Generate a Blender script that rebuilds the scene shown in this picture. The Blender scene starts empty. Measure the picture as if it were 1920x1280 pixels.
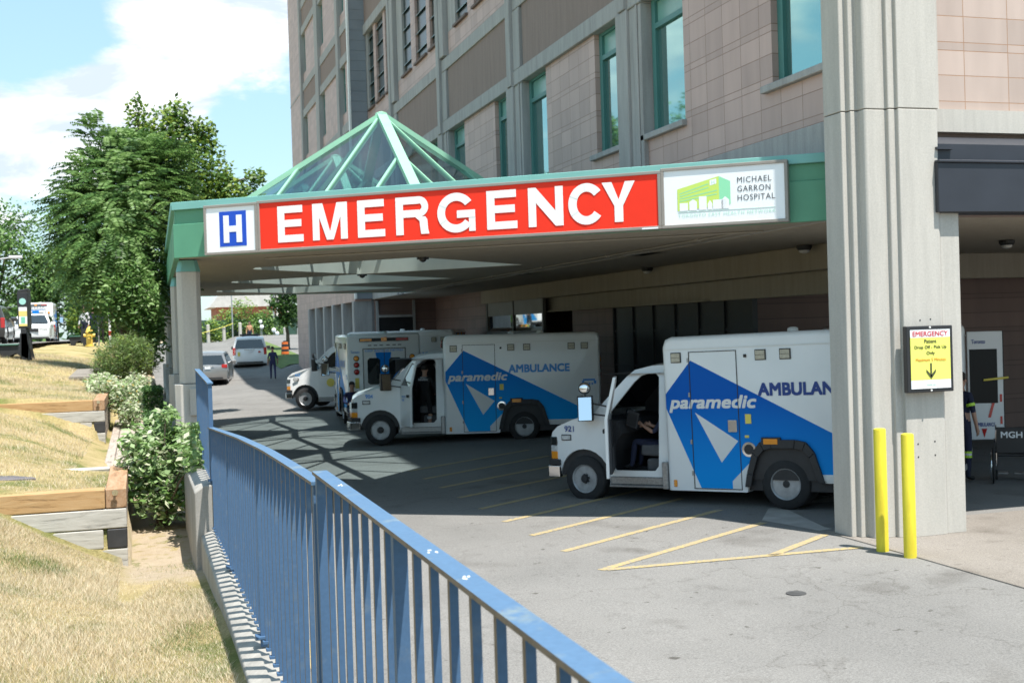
import bpy, bmesh, math, random
import numpy as np
from mathutils import Vector, Matrix
R = math.radians
rng = np.random.default_rng(7)
random.seed(7)
S = bpy.context.scene
COL = S.collection

# ------------------------------------------------------------------ camera
YAW, PITCH, ROLL = R(17.3), R(-0.64), R(-1.74)
EYE = Vector((0, 0, 2.9))
cam = bpy.data.cameras.new("camera"); camo = bpy.data.objects.new("camera", cam); COL.objects.link(camo)
cam.sensor_width = 36; cam.lens = 2250 / 1920 * 36
cam.clip_start = 0.05; cam.clip_end = 5000
_f = Vector((math.sin(YAW) * math.cos(PITCH), math.cos(YAW) * math.cos(PITCH), math.sin(PITCH)))
_r = Vector((math.cos(YAW), -math.sin(YAW), 0)); _u = _r.cross(_f)
_r2 = math.cos(ROLL) * _r + math.sin(ROLL) * _u; _u2 = -math.sin(ROLL) * _r + math.cos(ROLL) * _u
_m = Matrix((_r2, _u2, -_f)).transposed().to_4x4(); _m.translation = EYE
camo.matrix_world = _m
cam.dof.use_dof = True; cam.dof.focus_distance = 6.5; cam.dof.aperture_fstop = 8.0
S.camera = camo

# ------------------------------------------------------------------ sun, sky, exposure
SUN_EL = R(69.3); SUN_AZ = math.atan2(0.125, -0.352)      # azimuth from +Y towards +X
sdir = Vector((math.sin(SUN_AZ) * math.cos(SUN_EL), math.cos(SUN_AZ) * math.cos(SUN_EL), math.sin(SUN_EL)))
sl = bpy.data.lights.new("sun", 'SUN'); sl.energy = 5.0; sl.angle = R(0.5); sl.color = (1, 0.955, 0.89)
so = bpy.data.objects.new("sun", sl); COL.objects.link(so)
so.rotation_euler = sdir.to_track_quat('Z', 'Y').to_euler(); so.location = (20, -30, 60)
W = bpy.data.worlds.new("World"); S.world = W; W.use_nodes = True
nt = W.node_tree; nt.nodes.clear()
N = nt.nodes.new; LK = nt.links.new
out = N('ShaderNodeOutputWorld'); bg = N('ShaderNodeBackground'); bg.inputs[1].default_value = 0.10
sky = N('ShaderNodeTexSky'); sky.sky_type = 'NISHITA'; sky.sun_disc = False
sky.sun_elevation = SUN_EL; sky.sun_rotation = SUN_AZ; sky.air_density = 1.1; sky.dust_density = 0.7; sky.ozone_density = 1.2
geo = N('ShaderNodeTexCoord')
def wmath(op, a, b=None, clamp=False):
    n = N('ShaderNodeMath'); n.operation = op; n.use_clamp = clamp
    for i, x in enumerate((a, b)):
        if x is None: continue
        if isinstance(x, (int, float)): n.inputs[i].default_value = x
        else: LK(x, n.inputs[i])
    return n.outputs[0]
def wnoise(scale, detail, rough, off=(0, 0, 0), zs=1.0, dist=0.0):
    mp = N('ShaderNodeMapping'); mp.inputs['Location'].default_value = off; mp.inputs['Scale'].default_value = (1, 1, zs)
    LK(geo.outputs['Generated'], mp.inputs['Vector'])
    t = N('ShaderNodeTexNoise'); t.inputs['Scale'].default_value = scale; t.inputs['Detail'].default_value = detail
    t.inputs['Roughness'].default_value = rough; t.inputs['Distortion'].default_value = dist
    LK(mp.outputs[0], t.inputs['Vector']); return t.outputs['Fac']
def lump(az, el, w, h, amp):
    # a soft cloud bank in the direction az (deg from +Y to +X), el
    d = Vector((math.sin(R(az)) * math.cos(R(el)), math.cos(R(az)) * math.cos(R(el)), math.sin(R(el))))
    side = Vector((math.cos(R(az)), -math.sin(R(az)), 0)); up = side.cross(d)
    def dot(v):
        n = N('ShaderNodeVectorMath'); n.operation = 'DOT_PRODUCT'; LK(geo.outputs['Generated'], n.inputs[0]); n.inputs[1].default_value = v
        return n.outputs['Value']
    a = wmath('DIVIDE', dot(side), math.sin(R(w))); b = wmath('DIVIDE', dot(up), math.sin(R(h)))
    q = wmath('ADD', wmath('MULTIPLY', a, a), wmath('MULTIPLY', b, b))
    front = wmath('GREATER_THAN', dot(d), 0.0)
    return wmath('MULTIPLY', wmath('MULTIPLY', wmath('POWER', 2.718, wmath('MULTIPLY', q, -1.0)), amp), front)

# ------------------------------------------------------------------ helpers
_mats = {}
def nodes_of(name):
    m = bpy.data.materials.new(name); m.use_nodes = True
    t = m.node_tree; b = t.nodes['Principled BSDF']
    return m, t, b
def M(name, col=None, rough=.6, met=0., var=.12, scale=4., bump=0., bscale=60., coat=0., spec=None, emis=None, world=False, trans=0., col2=None, detail=4., stretch=(1, 1, 1), tr_w=0.):
    if name in _mats: return _mats[name]
    m, t, b = nodes_of(name)
    n = t.nodes.new; L = t.links.new
    b.inputs['Roughness'].default_value = rough; b.inputs['Metallic'].default_value = met
    if coat: b.inputs['Coat Weight'].default_value = coat; b.inputs['Coat Roughness'].default_value = .08
    if spec is not None: b.inputs['Specular IOR Level'].default_value = spec
    tc = n('ShaderNodeNewGeometry') if world else n('ShaderNodeTexCoord')
    vec = tc.outputs['Position' if world else 'Object']
    mp = n('ShaderNodeMapping'); mp.inputs['Scale'].default_value = stretch; L(vec, mp.inputs['Vector']); vec = mp.outputs[0]
    if var > 0:
        a = n('ShaderNodeTexNoise'); a.inputs['Scale'].default_value = scale; a.inputs['Detail'].default_value = detail; L(vec, a.inputs['Vector'])
        r = n('ShaderNodeValToRGB')
        c2 = col2 if col2 else tuple(min(1, c * (1 + var)) for c in col)
        c1 = col if col2 else tuple(c * (1 - var) for c in col)
        r.color_ramp.elements[0].position = .3; r.color_ramp.elements[1].position = .7
        r.color_ramp.elements[0].color = (*c1, 1); r.color_ramp.elements[1].color = (*c2, 1)
        L(a.outputs['Fac'], r.inputs['Fac']); L(r.outputs['Color'], b.inputs['Base Color'])
    else: b.inputs['Base Color'].default_value = (*col, 1)
    if bump:
        a2 = n('ShaderNodeTexNoise'); a2.inputs['Scale'].default_value = bscale; a2.inputs['Detail'].default_value = 5; L(vec, a2.inputs['Vector'])
        bp = n('ShaderNodeBump'); bp.inputs['Strength'].default_value = bump; bp.inputs['Distance'].default_value = .02
        L(a2.outputs['Fac'], bp.inputs['Height']); L(bp.outputs[0], b.inputs['Normal'])
    if emis: b.inputs['Emission Color'].default_value = (*emis[0], 1); b.inputs['Emission Strength'].default_value = emis[1]
    if tr_w: b.inputs['Transmission Weight'].default_value = tr_w
    if trans:
        tl = n('ShaderNodeBsdfTranslucent'); mx = n('ShaderNodeMixShader'); mx.inputs[0].default_value = trans
        if var > 0: L(r.outputs['Color'], tl.inputs['Color'])
        else: tl.inputs['Color'].default_value = (*col, 1)
        o = t.nodes['Material Output']; L(b.outputs[0], mx.inputs[1]); L(tl.outputs[0], mx.inputs[2]); L(mx.outputs[0], o.inputs['Surface'])
    _mats[name] = m
    return m

def tag(o, label=None, cat=None, group=None, kind=None):
    if label: o['label'] = label
    if cat: o['category'] = cat
    if group: o['group'] = group
    if kind: o['kind'] = kind
    return o
def thing(name, label, cat, loc=(0, 0, 0), group=None, rotz=0.):
    o = bpy.data.objects.new(name, None); COL.objects.link(o); o.location = loc; o.rotation_euler = (0, 0, rotz)
    o.empty_display_size = .2
    return tag(o, label, cat, group)
class MB:
    def __init__(s, *mats): s.v = []; s.f = []; s.mi = []; s.mats = list(mats)
    def add(s, vs, fs, m=0):
        k = len(s.v); s.v += [tuple(v) for v in vs]; s.f += [tuple(i + k for i in f) for f in fs]; s.mi += [m] * len(fs); return s
    def box(s, x0, x1, y0, y1, z0, z1, m=0):
        vs = [(x, y, z) for z in (z0, z1) for y in (y0, y1) for x in (x0, x1)]
        return s.add(vs, [(0, 2, 3, 1), (4, 5, 7, 6), (0, 1, 5, 4), (2, 6, 7, 3), (0, 4, 6, 2), (1, 3, 7, 5)], m)
    def obox(s, o, a, b, c, m=0):     # corner + three edge vectors
        o, a, b, c = map(Vector, (o, a, b, c))
        vs = [o + a * i + b * j + c * k for k in (0, 1) for j in (0, 1) for i in (0, 1)]
        return s.add(vs, [(0, 2, 3, 1), (4, 5, 7, 6), (0, 1, 5, 4), (2, 6, 7, 3), (0, 4, 6, 2), (1, 3, 7, 5)], m)
    def poly(s, pts, m=0): return s.add(pts, [tuple(range(len(pts)))], m)
    def prism(s, pts, d, m=0):        # planar polygon (3d points) extruded by d
        d = Vector(d); n = len(pts); p = [Vector(q) for q in pts]
        vs = p + [q + d for q in p]
        fs = [tuple(range(n))[::-1], tuple(range(n, 2 * n))] + [(i, (i + 1) % n, n + (i + 1) % n, n + i) for i in range(n)]
        return s.add(vs, fs, m)
    def tube(s, p0, p1, r0, r1=None, n=10, m=0, caps=True): return s.path([p0, p1], [r0, r0 if r1 is None else r1], n, m, caps)
    def path(s, pts, rad, n=8, m=0, caps=True):
        p = [Vector(q) for q in pts]; k = len(p)
        if isinstance(rad, (int, float)): rad = [rad] * k
        vs = []; up = None
        for i in range(k):
            d = (p[min(i + 1, k - 1)] - p[max(i - 1, 0)]).normalized()
            if up is None:
                up = Vector((0, 0, 1)) if abs(d.z) < .9 else Vector((0, 1, 0))
            a = d.cross(up).normalized(); b = a.cross(d).normalized(); up = b
            for j in range(n):
                t = 2 * math.pi * j / n; vs.append(p[i] + (a * math.cos(t) + b * math.sin(t)) * rad[i])
        fs = [(i * n + j, i * n + (j + 1) % n, (i + 1) * n + (j + 1) % n, (i + 1) * n + j) for i in range(k - 1) for j in range(n)]
        if caps: fs += [tuple(range(n))[::-1], tuple(range((k - 1) * n, k * n))]
        return s.add(vs, fs, m)
    def lathe(s, prof, o, ax=(0, 0, 1), n=20, m=0):   # prof = [(r,h)] along ax from o
        ax = Vector(ax).normalized(); a = ax.orthogonal().normalized(); b = ax.cross(a); o = Vector(o)
        vs = [o + ax * h + (a * math.cos(2 * math.pi * j / n) + b * math.sin(2 * math.pi * j / n)) * r for r, h in prof for j in range(n)]
        k = len(prof)
        fs = [(i * n + j, i * n + (j + 1) % n, (i + 1) * n + (j + 1) % n, (i + 1) * n + j) for i in range(k - 1) for j in range(n)]
        fs += [tuple(range(n))[::-1], tuple(range((k - 1) * n, k * n))]
        return s.add(vs, fs, m)
    def build(s, name, parent=None, world=False, smooth=False, bevel=0., seg=2, recalc=True, kind=None, sm_ang=None):
        me = bpy.data.meshes.new(name); vs = s.v
        if parent is not None and world:
            l = parent.location; vs = [(v[0] - l.x, v[1] - l.y, v[2] - l.z) for v in vs]
        me.from_pydata(vs, [], s.f); me.update()
        for m in s.mats: me.materials.append(m)
        if len(s.mats) > 1: me.polygons.foreach_set('material_index', s.mi)
        if recalc:
            bm = bmesh.new(); bm.from_mesh(me); bmesh.ops.recalc_face_normals(bm, faces=bm.faces); bm.to_mesh(me); bm.free()
        if smooth: me.polygons.foreach_set('use_smooth', [True] * len(me.polygons))
        o = bpy.data.objects.new(name, me); COL.objects.link(o)
        if parent is not None: o.parent = parent
        if bevel:
            b = o.modifiers.new('bevel', 'BEVEL'); b.width = bevel; b.segments = seg; b.limit_method = 'ANGLE'; b.angle_limit = R(35)
            if smooth is False and seg > 1:
                me.polygons.foreach_set('use_smooth', [True] * len(me.polygons)); b.harden_normals = True
        if smooth and sm_ang: me.set_sharp_from_angle(angle=R(sm_ang))
        if kind: o['kind'] = kind
        return o
def fast_mesh(name, V, F, mats, mi=None, parent=None, smooth=False, kind=None):
    """numpy arrays -> one mesh object; F is (n,k) all k-gons"""
    me = bpy.data.meshes.new(name); V = np.asarray(V, np.float32); F = np.asarray(F, np.int32)
    me.vertices.add(len(V)); me.vertices.foreach_set('co', V.ravel())
    k = F.shape[1]; me.loops.add(F.size); me.loops.foreach_set('vertex_index', F.ravel())
    me.polygons.add(len(F)); me.polygons.foreach_set('loop_start', np.arange(0, F.size, k, dtype=np.int32))
    for m in mats: me.materials.append(m)
    if mi is not None: me.polygons.foreach_set('material_index', np.asarray(mi, np.int32))
    if smooth: me.polygons.foreach_set('use_smooth', np.ones(len(F), bool))
    me.update(); me.validate()
    o = bpy.data.objects.new(name, me); COL.objects.link(o)
    if parent is not None: o.parent = parent
    if kind: o['kind'] = kind
    return o
def baked(o):      # apply the modifiers of o into its mesh
    dg = bpy.context.evaluated_depsgraph_get(); me = bpy.data.meshes.new_from_object(o.evaluated_get(dg))
    o.modifiers.clear(); old = o.data; o.data = me; bpy.data.meshes.remove(old); return o
_tc = {}
def text_pts(s, bold=0., shear=0., spacing=1., res=3):
    key = (s, bold, shear, spacing)
    if key in _tc: return _tc[key]
    cu = bpy.data.curves.new('t', 'FONT'); cu.body = s; cu.offset = bold; cu.shear = shear; cu.space_character = spacing; cu.resolution_u = res
    cu.size = 1; cu.fill_mode = 'FRONT' if hasattr(cu, 'fill_mode') else cu.fill_mode
    o = bpy.data.objects.new('t', cu); COL.objects.link(o)
    dg = bpy.context.evaluated_depsgraph_get(); me = bpy.data.meshes.new_from_object(o.evaluated_get(dg))
    v = np.array([p.co[:] for p in me.vertices]); f = [tuple(p.vertices) for p in me.polygons]
    bpy.data.objects.remove(o); bpy.data.curves.remove(cu); bpy.data.meshes.remove(me)
    lo = v.min(0); hi = v.max(0); v = (v[:, :2] - lo[:2]) / (hi[:2] - lo[:2])
    _tc[key] = (v, f, (hi[0] - lo[0]) / (hi[1] - lo[1])); return _tc[key]
def put_text(mb, s, o, e, u, w, h, m=0, bold=.0, shear=0., spacing=1.):
    """letters filling a w x h box whose lower left corner is o; e to the right, u up"""
    v, f, asp = text_pts(s, 0., shear, spacing); o, e, u = Vector(o), Vector(e), Vector(u); nn = e.cross(u).normalized()
    if w is None: w = h * asp
    k = max(0., bold) * h * 1.1      # a bold face: the letters laid down again a hair apart
    for i, (dx, dy) in enumerate(((0, 0),) if k == 0 else ((-k, -k), (k, k), (-k, k), (k, -k), (0, 0))):
        mb.add([o + e * (k + dx + a * (w - 2 * k)) + u * (k + dy + b * (h - 2 * k)) + nn * (.0004 * i) for a, b in v], f, m)
    return w
def children(o): return [c for c in bpy.data.objects if c.parent == o]
def copy_tree(o, parent=None):
    c = o.copy(); COL.objects.link(c); c.parent = parent
    for ch in children(o): copy_tree(ch, c)
    return c
# ------------------------------------------------------------------ clouds in the sky
dens = wmath('ADD', wnoise(3.1, 9, .62, (4.2, 1.3, 0), 2.2, .25), 0.0)
lumps = None
for a in ((-3.2, 8.6, 4.6, 2.5, .32), (-0.4, 11.0, 2.2, 1.6, .26), (3.5, 15.0, 5.2, 2.6, .30), (-6.0, 4.6, 3.2, 1.5, .28), (1.6, 9.6, 2.6, 1.0, .22), (9, 17, 4, 2, .2), (-21, 15, 6, 4, .3), (-19, 27, 5, 4, .3), (-30, 20, 7, 5, .3)):
    q = lump(*a); lumps = q if lumps is None else wmath('ADD', lumps, q)
hole = lump(-4.8, 14.2, 3.0, 2.4, .25); hole2 = lump(6.0, 7.6, 3.2, 2.2, .22); hole3 = lump(1.5, 5.5, 2.0, 1.6, .15)
tot = wmath('SUBTRACT', wmath('ADD', dens, lumps), wmath('ADD', hole, wmath('ADD', hole2, hole3)))
mr = N('ShaderNodeMapRange'); mr.interpolation_type = 'SMOOTHSTEP'; mr.inputs['From Min'].default_value = .585; mr.inputs['From Max'].default_value = .70; LK(tot, mr.inputs['Value'])
shade = N('ShaderNodeMapRange'); shade.inputs['From Min'].default_value = .40; shade.inputs['From Max'].default_value = .58
LK(wnoise(9., 8, .58, (1.1, 7.3, 2.0), 2.6, .3), shade.inputs['Value'])
cmix = N('ShaderNodeMix'); cmix.data_type = 'RGBA'; LK(shade.outputs[0], cmix.inputs['Factor'])
cmix.inputs[6].default_value = (4.5, 5.2, 6.1, 1); cmix.inputs[7].default_value = (8.0, 8.05, 8.1, 1)
# thin veil over the clear parts: a summer haze that whitens the blue
veil = N('ShaderNodeMix'); veil.data_type = 'RGBA'; veil.inputs['Factor'].default_value = .42; LK(sky.outputs[0], veil.inputs[6]); veil.inputs[7].default_value = (4.0, 6.6, 7.8, 1)
smix = N('ShaderNodeMix'); smix.data_type = 'RGBA'; LK(mr.outputs[0], smix.inputs['Factor']); LK(veil.outputs[2], smix.inputs[6]); LK(cmix.outputs[2], smix.inputs[7])
LK(smix.outputs[2], bg.inputs[0]); LK(bg.outputs[0], out.inputs[0])
S.view_settings.view_transform = 'Standard'; S.view_settings.look = 'None'; S.view_settings.gamma = 1; S.view_settings.exposure = 0.84
S.cycles.max_bounces = 8; S.cycles.transparent_max_bounces = 16; S.cycles.use_denoising = True
S.cycles.caustics_reflective = False; S.cycles.caustics_refractive = False

# ------------------------------------------------------------------ materials of the setting
def road_mat(name, base, patch, crack=True):
    m, t, b = nodes_of(name); n = t.nodes.new; L = t.links.new
    g = n('ShaderNodeNewGeometry'); b.inputs['Roughness'].default_value = .95; b.inputs['Specular IOR Level'].default_value = .06
    def noise(sc, d=4, ro=.55):
        a = n('ShaderNodeTexNoise'); a.inputs['Scale'].default_value = sc; a.inputs['Detail'].default_value = d; a.inputs['Roughness'].default_value = ro; L(g.outputs['Position'], a.inputs['Vector']); return a.outputs['Fac']
    def ramp(f, p0, p1, c0, c1):
        r = n('ShaderNodeValToRGB'); r.color_ramp.elements[0].position = p0; r.color_ramp.elements[1].position = p1
        r.color_ramp.elements[0].color = (*c0, 1); r.color_ramp.elements[1].color = (*c1, 1); L(f, r.inputs[0]); return r.outputs[0]
    def mix(f, a, c, bt='MIX'):
        x = n('ShaderNodeMix'); x.data_type = 'RGBA'; x.blend_type = bt
        if isinstance(f, float): x.inputs[0].default_value = f
        else: L(f, x.inputs[0])
        L(a, x.inputs[6]); L(c, x.inputs[7]); return x.outputs[2]
    big = ramp(noise(.35, 6), .35, .68, base, patch)
    fine = ramp(noise(48, 4, .9), .28, .72, (.52, .52, .52), (1.32, 1.32, 1.32))
    c = mix(1., big, fine, 'MULTIPLY')
    oil = ramp(noise(.85, 3, .45), .60, .70, (1, 1, 1), (.80, .79, .78)); c = mix(1., c, oil, 'MULTIPLY')
    blot = ramp(noise(1.9, 7, .7), .58, .72, (1, 1, 1), (.74, .73, .72)); c = mix(1., c, blot, 'MULTIPLY')
    spots = ramp(noise(6.5, 2, .5), .70, .76, (1, 1, 1), (.55, .54, .52)); c = mix(1., c, spots, 'MULTIPLY')
    if crack:
        v = n('ShaderNodeTexVoronoi'); v.feature = 'DISTANCE_TO_EDGE'; v.inputs['Scale'].default_value = .28
        wv = n('ShaderNodeVectorMath'); wv.operation = 'ADD'; L(g.outputs['Position'], wv.inputs[0])
        nv = n('ShaderNodeTexNoise'); nv.inputs['Scale'].default_value = 1.3; nv.inputs['Detail'].default_value = 6; L(g.outputs['Position'], nv.inputs['Vector']); L(nv.outputs['Color'], wv.inputs[1])
        L(wv.outputs[0], v.inputs['Vector'])
        c = mix(1., c, ramp(v.outputs['Distance'], .0008, .004, (.80, .79, .78), (1, 1, 1)), 'MULTIPLY')
    L(c, b.inputs['Base Color'])
    bp = n('ShaderNodeBump'); bp.inputs['Strength'].default_value = .5; bp.inputs['Distance'].default_value = .006; L(noise(90, 3), bp.inputs['Height']); L(bp.outputs[0], b.inputs['Normal'])
    _mats[name] = m; return m
m_asph = road_mat('asphalt_worn', (.185, .181, .173), (.228, .222, .211))
m_slab = road_mat('concrete_apron', (.195, .175, .152), (.25, .228, .204), crack=False)
m_street = road_mat('street_asphalt', (.20, .20, .195), (.25, .25, .245))
def tile_mat(name, axis, du, u0, c, joint):
    """glazed masonry: two tall courses then a thin one, upright joints every du"""
    m, t, b = nodes_of(name); n = t.nodes.new; L = t.links.new
    g = n('ShaderNodeNewGeometry'); sp = n('ShaderNodeSeparateXYZ'); L(g.outputs['Position'], sp.inputs[0])
    def ma(op, a, bb=None):
        x = n('ShaderNodeMath'); x.operation = op
        for i, v in enumerate((a, bb)):
            if v is None: continue
            if isinstance(v, (int, float)): x.inputs[i].default_value = v
            else: L(v, x.inputs[i])
        return x.outputs[0]
    uu = ma('DIVIDE', ma('SUBTRACT', sp.outputs[axis], u0), du); fu = ma('FRACT', uu)
    zz = ma('DIVIDE', ma('SUBTRACT', sp.outputs[2], 5.695 - .81 * 20), .81); fz = ma('MULTIPLY', ma('FRACT', zz), .81)
    J = .011
    ju = ma('LESS_THAN', ma('MULTIPLY', fu, du), J)
    j0 = ma('LESS_THAN', fz, J)
    def band(z): return ma('LESS_THAN', ma('ABSOLUTE', ma('SUBTRACT', fz, z)), J / 2)
    j = ma('MAXIMUM', ma('MAXIMUM', ju, j0), ma('MAXIMUM', band(.12), band(.475)))
    row = ma('ADD', ma('GREATER_THAN', fz, .12), ma('GREATER_THAN', fz, .475))
    cb = n('ShaderNodeCombineXYZ'); L(ma('FLOOR', uu), cb.inputs[0]); L(ma('ADD', ma('MULTIPLY', ma('FLOOR', zz), 3.), row), cb.inputs[1])
    wn = n('ShaderNodeTexWhiteNoise'); wn.noise_dimensions = '2D'; L(cb.outputs[0], wn.inputs['Vector'])
    r = n('ShaderNodeValToRGB'); r.color_ramp.elements[0].color = (*(x * .87 for x in c), 1); r.color_ramp.elements[1].color = (*(x * 1.07 for x in c), 1); L(wn.outputs['Value'], r.inputs[0])
    ns = n('ShaderNodeTexNoise'); ns.inputs['Scale'].default_value = 1.6; ns.inputs['Detail'].default_value = 8; mpp = n('ShaderNodeMapping'); mpp.inputs['Scale'].default_value = (2.2, 2.2, .35); L(g.outputs['Position'], mpp.inputs[0]); L(mpp.outputs[0], ns.inputs['Vector'])
    r2 = n('ShaderNodeValToRGB'); r2.color_ramp.elements[0].color = (.76, .75, .74, 1); r2.color_ramp.elements[1].color = (1.08, 1.08, 1.08, 1); L(ns.outputs['Fac'], r2.inputs[0])
    mu = n('ShaderNodeMix'); mu.data_type = 'RGBA'; mu.blend_type = 'MULTIPLY'; mu.inputs[0].default_value = 1; L(r.outputs[0], mu.inputs[6]); L(r2.outputs[0], mu.inputs[7])
    mx = n('ShaderNodeMix'); mx.data_type = 'RGBA'; L(j, mx.inputs[0]); L(mu.outputs[2], mx.inputs[6]); mx.inputs[7].default_value = (*joint, 1); L(mx.outputs[2], b.inputs['Base Color'])
    bp = n('ShaderNodeBump'); bp.inputs['Strength'].default_value = .6; bp.inputs['Distance'].default_value = .008; L(ma('SUBTRACT', 1., j), bp.inputs['Height']); L(bp.outputs[0], b.inputs['Normal'])
    b.inputs['Roughness'].default_value = .55
    _mats[name] = m; return m
m_tileY = tile_mat('facade_tile', 1, .61, 15.51, (.52, .375, .335), (.25, .155, .11))
m_tileX = tile_mat('front_tile', 0, .725, 10.95, (.50, .395, .34), (.33, .19, .11))
def conc(name, c, streak=.2, rough=.85):
    m, t, b = nodes_of(name); n = t.nodes.new; L = t.links.new
    g = n('ShaderNodeNewGeometry'); mp = n('ShaderNodeMapping'); mp.inputs['Scale'].default_value = (5, 5, .45); L(g.outputs['Position'], mp.inputs[0])
    a = n('ShaderNodeTexNoise'); a.inputs['Scale'].default_value = 1.3; a.inputs['Detail'].default_value = 8; a.inputs['Roughness'].default_value = .65; L(mp.outputs[0], a.inputs['Vector'])
    r = n('ShaderNodeValToRGB'); r.color_ramp.elements[0].position = .32; r.color_ramp.elements[1].position = .62
    r.color_ramp.elements[0].color = (*(x * (1 - streak) for x in c), 1); r.color_ramp.elements[1].color = (*c, 1); L(a.outputs['Fac'], r.inputs[0])
    f = n('ShaderNodeTexNoise'); f.inputs['Scale'].default_value = 45; f.inputs['Detail'].default_value = 4; f.inputs['Roughness'].default_value = .75; L(g.outputs['Position'], f.inputs['Vector'])
    r2 = n('ShaderNodeValToRGB'); r2.color_ramp.elements[0].position = .3; r2.color_ramp.elements[1].position = .7; r2.color_ramp.elements[0].color = (.88, .88, .88, 1); r2.color_ramp.elements[1].color = (1.05, 1.05, 1.05, 1); L(f.outputs['Fac'], r2.inputs[0])
    mu = n('ShaderNodeMix'); mu.data_type = 'RGBA'; mu.blend_type = 'MULTIPLY'; mu.inputs[0].default_value = 1; L(r.outputs[0], mu.inputs[6]); L(r2.outputs[0], mu.inputs[7]); L(mu.outputs[2], b.inputs['Base Color'])
    bp = n('ShaderNodeBump'); bp.inputs['Strength'].default_value = .25; bp.inputs['Distance'].default_value = .006; L(f.outputs['Fac'], bp.inputs['Height']); L(bp.outputs[0], b.inputs['Normal'])
    b.inputs['Roughness'].default_value = rough; b.inputs['Specular IOR Level'].default_value = .25
    _mats[name] = m; return m
m_conc = conc('pale_concrete', (.50, .475, .43), .14)
m_concg = conc('grey_concrete', (.40, .395, .385), .26)
m_wallc = conc('kerb_concrete', (.36, .345, .315), .30)
m_soff = conc('soffit_plaster', (.36, .32, .26), .14)
m_span = conc('pebble_spandrel', (.28, .215, .19), .15)
m_dark = M('dark_void', (.012, .012, .013), .9, var=0)
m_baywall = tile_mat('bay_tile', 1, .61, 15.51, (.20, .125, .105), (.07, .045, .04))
m_teal = M('teal_frame', (.065, .20, .185), .45, var=.05)
m_tealp = M('teal_spandrel_glass', (.17, .36, .32), .25, var=.06)
m_glass = M('window_glass', (.30, .52, .49), .03, met=.85, var=.03, scale=.6)
m_dkglass = M('dark_louvre', (.010, .026, .024), .25, var=.1)
m_louv = M('louvre_edge', (.22, .30, .30), .4, var=.1)
m_siding = M('grey_siding', (.21, .235, .26), .5, var=.08, scale=1.5, world=True)
m_trimw = M('white_trim', (.75, .75, .73), .5, var=.04)
m_awn = M('slate_awning', (.024, .027, .036), .5, var=.12, scale=2., world=True)

# ------------------------------------------------------------------ ground
def gz(x, y):
    b = -0.025 * np.maximum(0, 9.4 - x) + np.interp(y, [-50, 18, 29, 42, 64, 74, 90, 112, 240], [0, 0, .12, .2, .5, 1.05, 1.7, 2.5, 3.4])
    return b + np.clip((x - 7.3) / 1.0, 0, 1) * np.clip((y - 60) / 9, 0, 1) * .42
def grid(name, xs, ys, zf, mat, kind='structure', dz=0.):
    X, Y = np.meshgrid(xs, ys); Z = zf(X, Y) + dz
    V = np.stack([X, Y, Z], -1).reshape(-1, 3); nx = len(xs); ny = len(ys)
    i = np.arange(ny - 1)[:, None] * nx + np.arange(nx - 1)[None]; i = i.ravel()
    F = np.stack([i, i + 1, i + nx + 1, i + nx], 1)
    return fast_mesh(name, V, F, [mat], smooth=True, kind=kind)
grid('driveway', np.concatenate([np.arange(.5, 12, .5), np.arange(12, 60, 4)]), np.concatenate([np.arange(-30, 0, 5), np.arange(0, 113, 1.)]), gz, m_asph)
_rows = [(-20, [(-45, 3), (-8, 2.6), (-3, 1.9), (0, 1.45), (.5, 1.35)]), (0, [(-45, 3), (-8, 2.5), (-3, 1.8), (-1, 1.45), (0, 1.32), (.5, 1.2)]),
    (5, [(-45, 3), (-8, 2.4), (-3, 1.65), (-1, 1.25), (0, 1.13), (.38, 1.14), (.5, 1.17)]), (8.5, [(-45, 3), (-8, 2.4), (-3, 1.6), (-1.2, 1.18), (-.5, 1.0), (0, .93), (.36, .98), (.5, 1.04)]),
    (12.19, [(-45, 3), (-8, 2.4), (-3, 1.75), (-1.6, 1.42), (-1.25, 1.27), (-.6, .93), (-.15, .70), (.5, .70)]),
    (12.27, [(-45, 3), (-8, 2.4), (-3, 1.80), (-1.6, 1.5), (-.35, 1.43), (-.22, 1.42), (-.13, .72), (.5, .72)]),
    (14.3, [(-45, 3), (-8, 2.5), (-3, 1.80), (-1.6, 1.52), (-.35, 1.43), (-.22, 1.42), (-.13, .78), (.5, .78)]),
    (14.5, [(-45, 3), (-8, 2.5), (-3, 1.78), (-1.6, 1.5), (-.6, 1.22), (-.13, 1.0), (.5, .8)]),
    (22.35, [(-45, 3), (-8, 2.6), (-2.5, 1.76), (-1.5, 1.5), (-.6, 1.09), (-.05, 1.05), (.5, .9)]),
    (22.5, [(-45, 3), (-8, 2.6), (-2.5, 1.95), (-1.0, 1.86), (-.78, 1.82), (-.6, 1.09), (.5, .9)]),
    (27.0, [(-45, 3), (-8, 2.7), (-2.5, 2.15), (-1.1, 1.92), (-.78, 1.85), (-.6, 1.15), (.5, 1.0)]),
    (30, [(-45, 3), (-8, 2.75), (-3, 2.40), (-1.2, 2.12), (-.6, 1.7), (.5, 1.2)]), (34, [(-45, 3), (-12, 2.8), (-4, 2.6), (-3, 2.47), (-1.5, 2.25), (-.6, 1.85), (.5, 1.4)]),
    (56, [(-45, 3), (-12, 2.85), (-4, 2.78), (-2.4, 2.72), (-1, 2.45), (.5, 1.8)]), (90, [(-45, 3), (-12, 2.85), (-2, 2.75), (.5, 2.2)]), (113, [(-45, 2.9), (-12, 2.85), (.5, 2.5)])]
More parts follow.
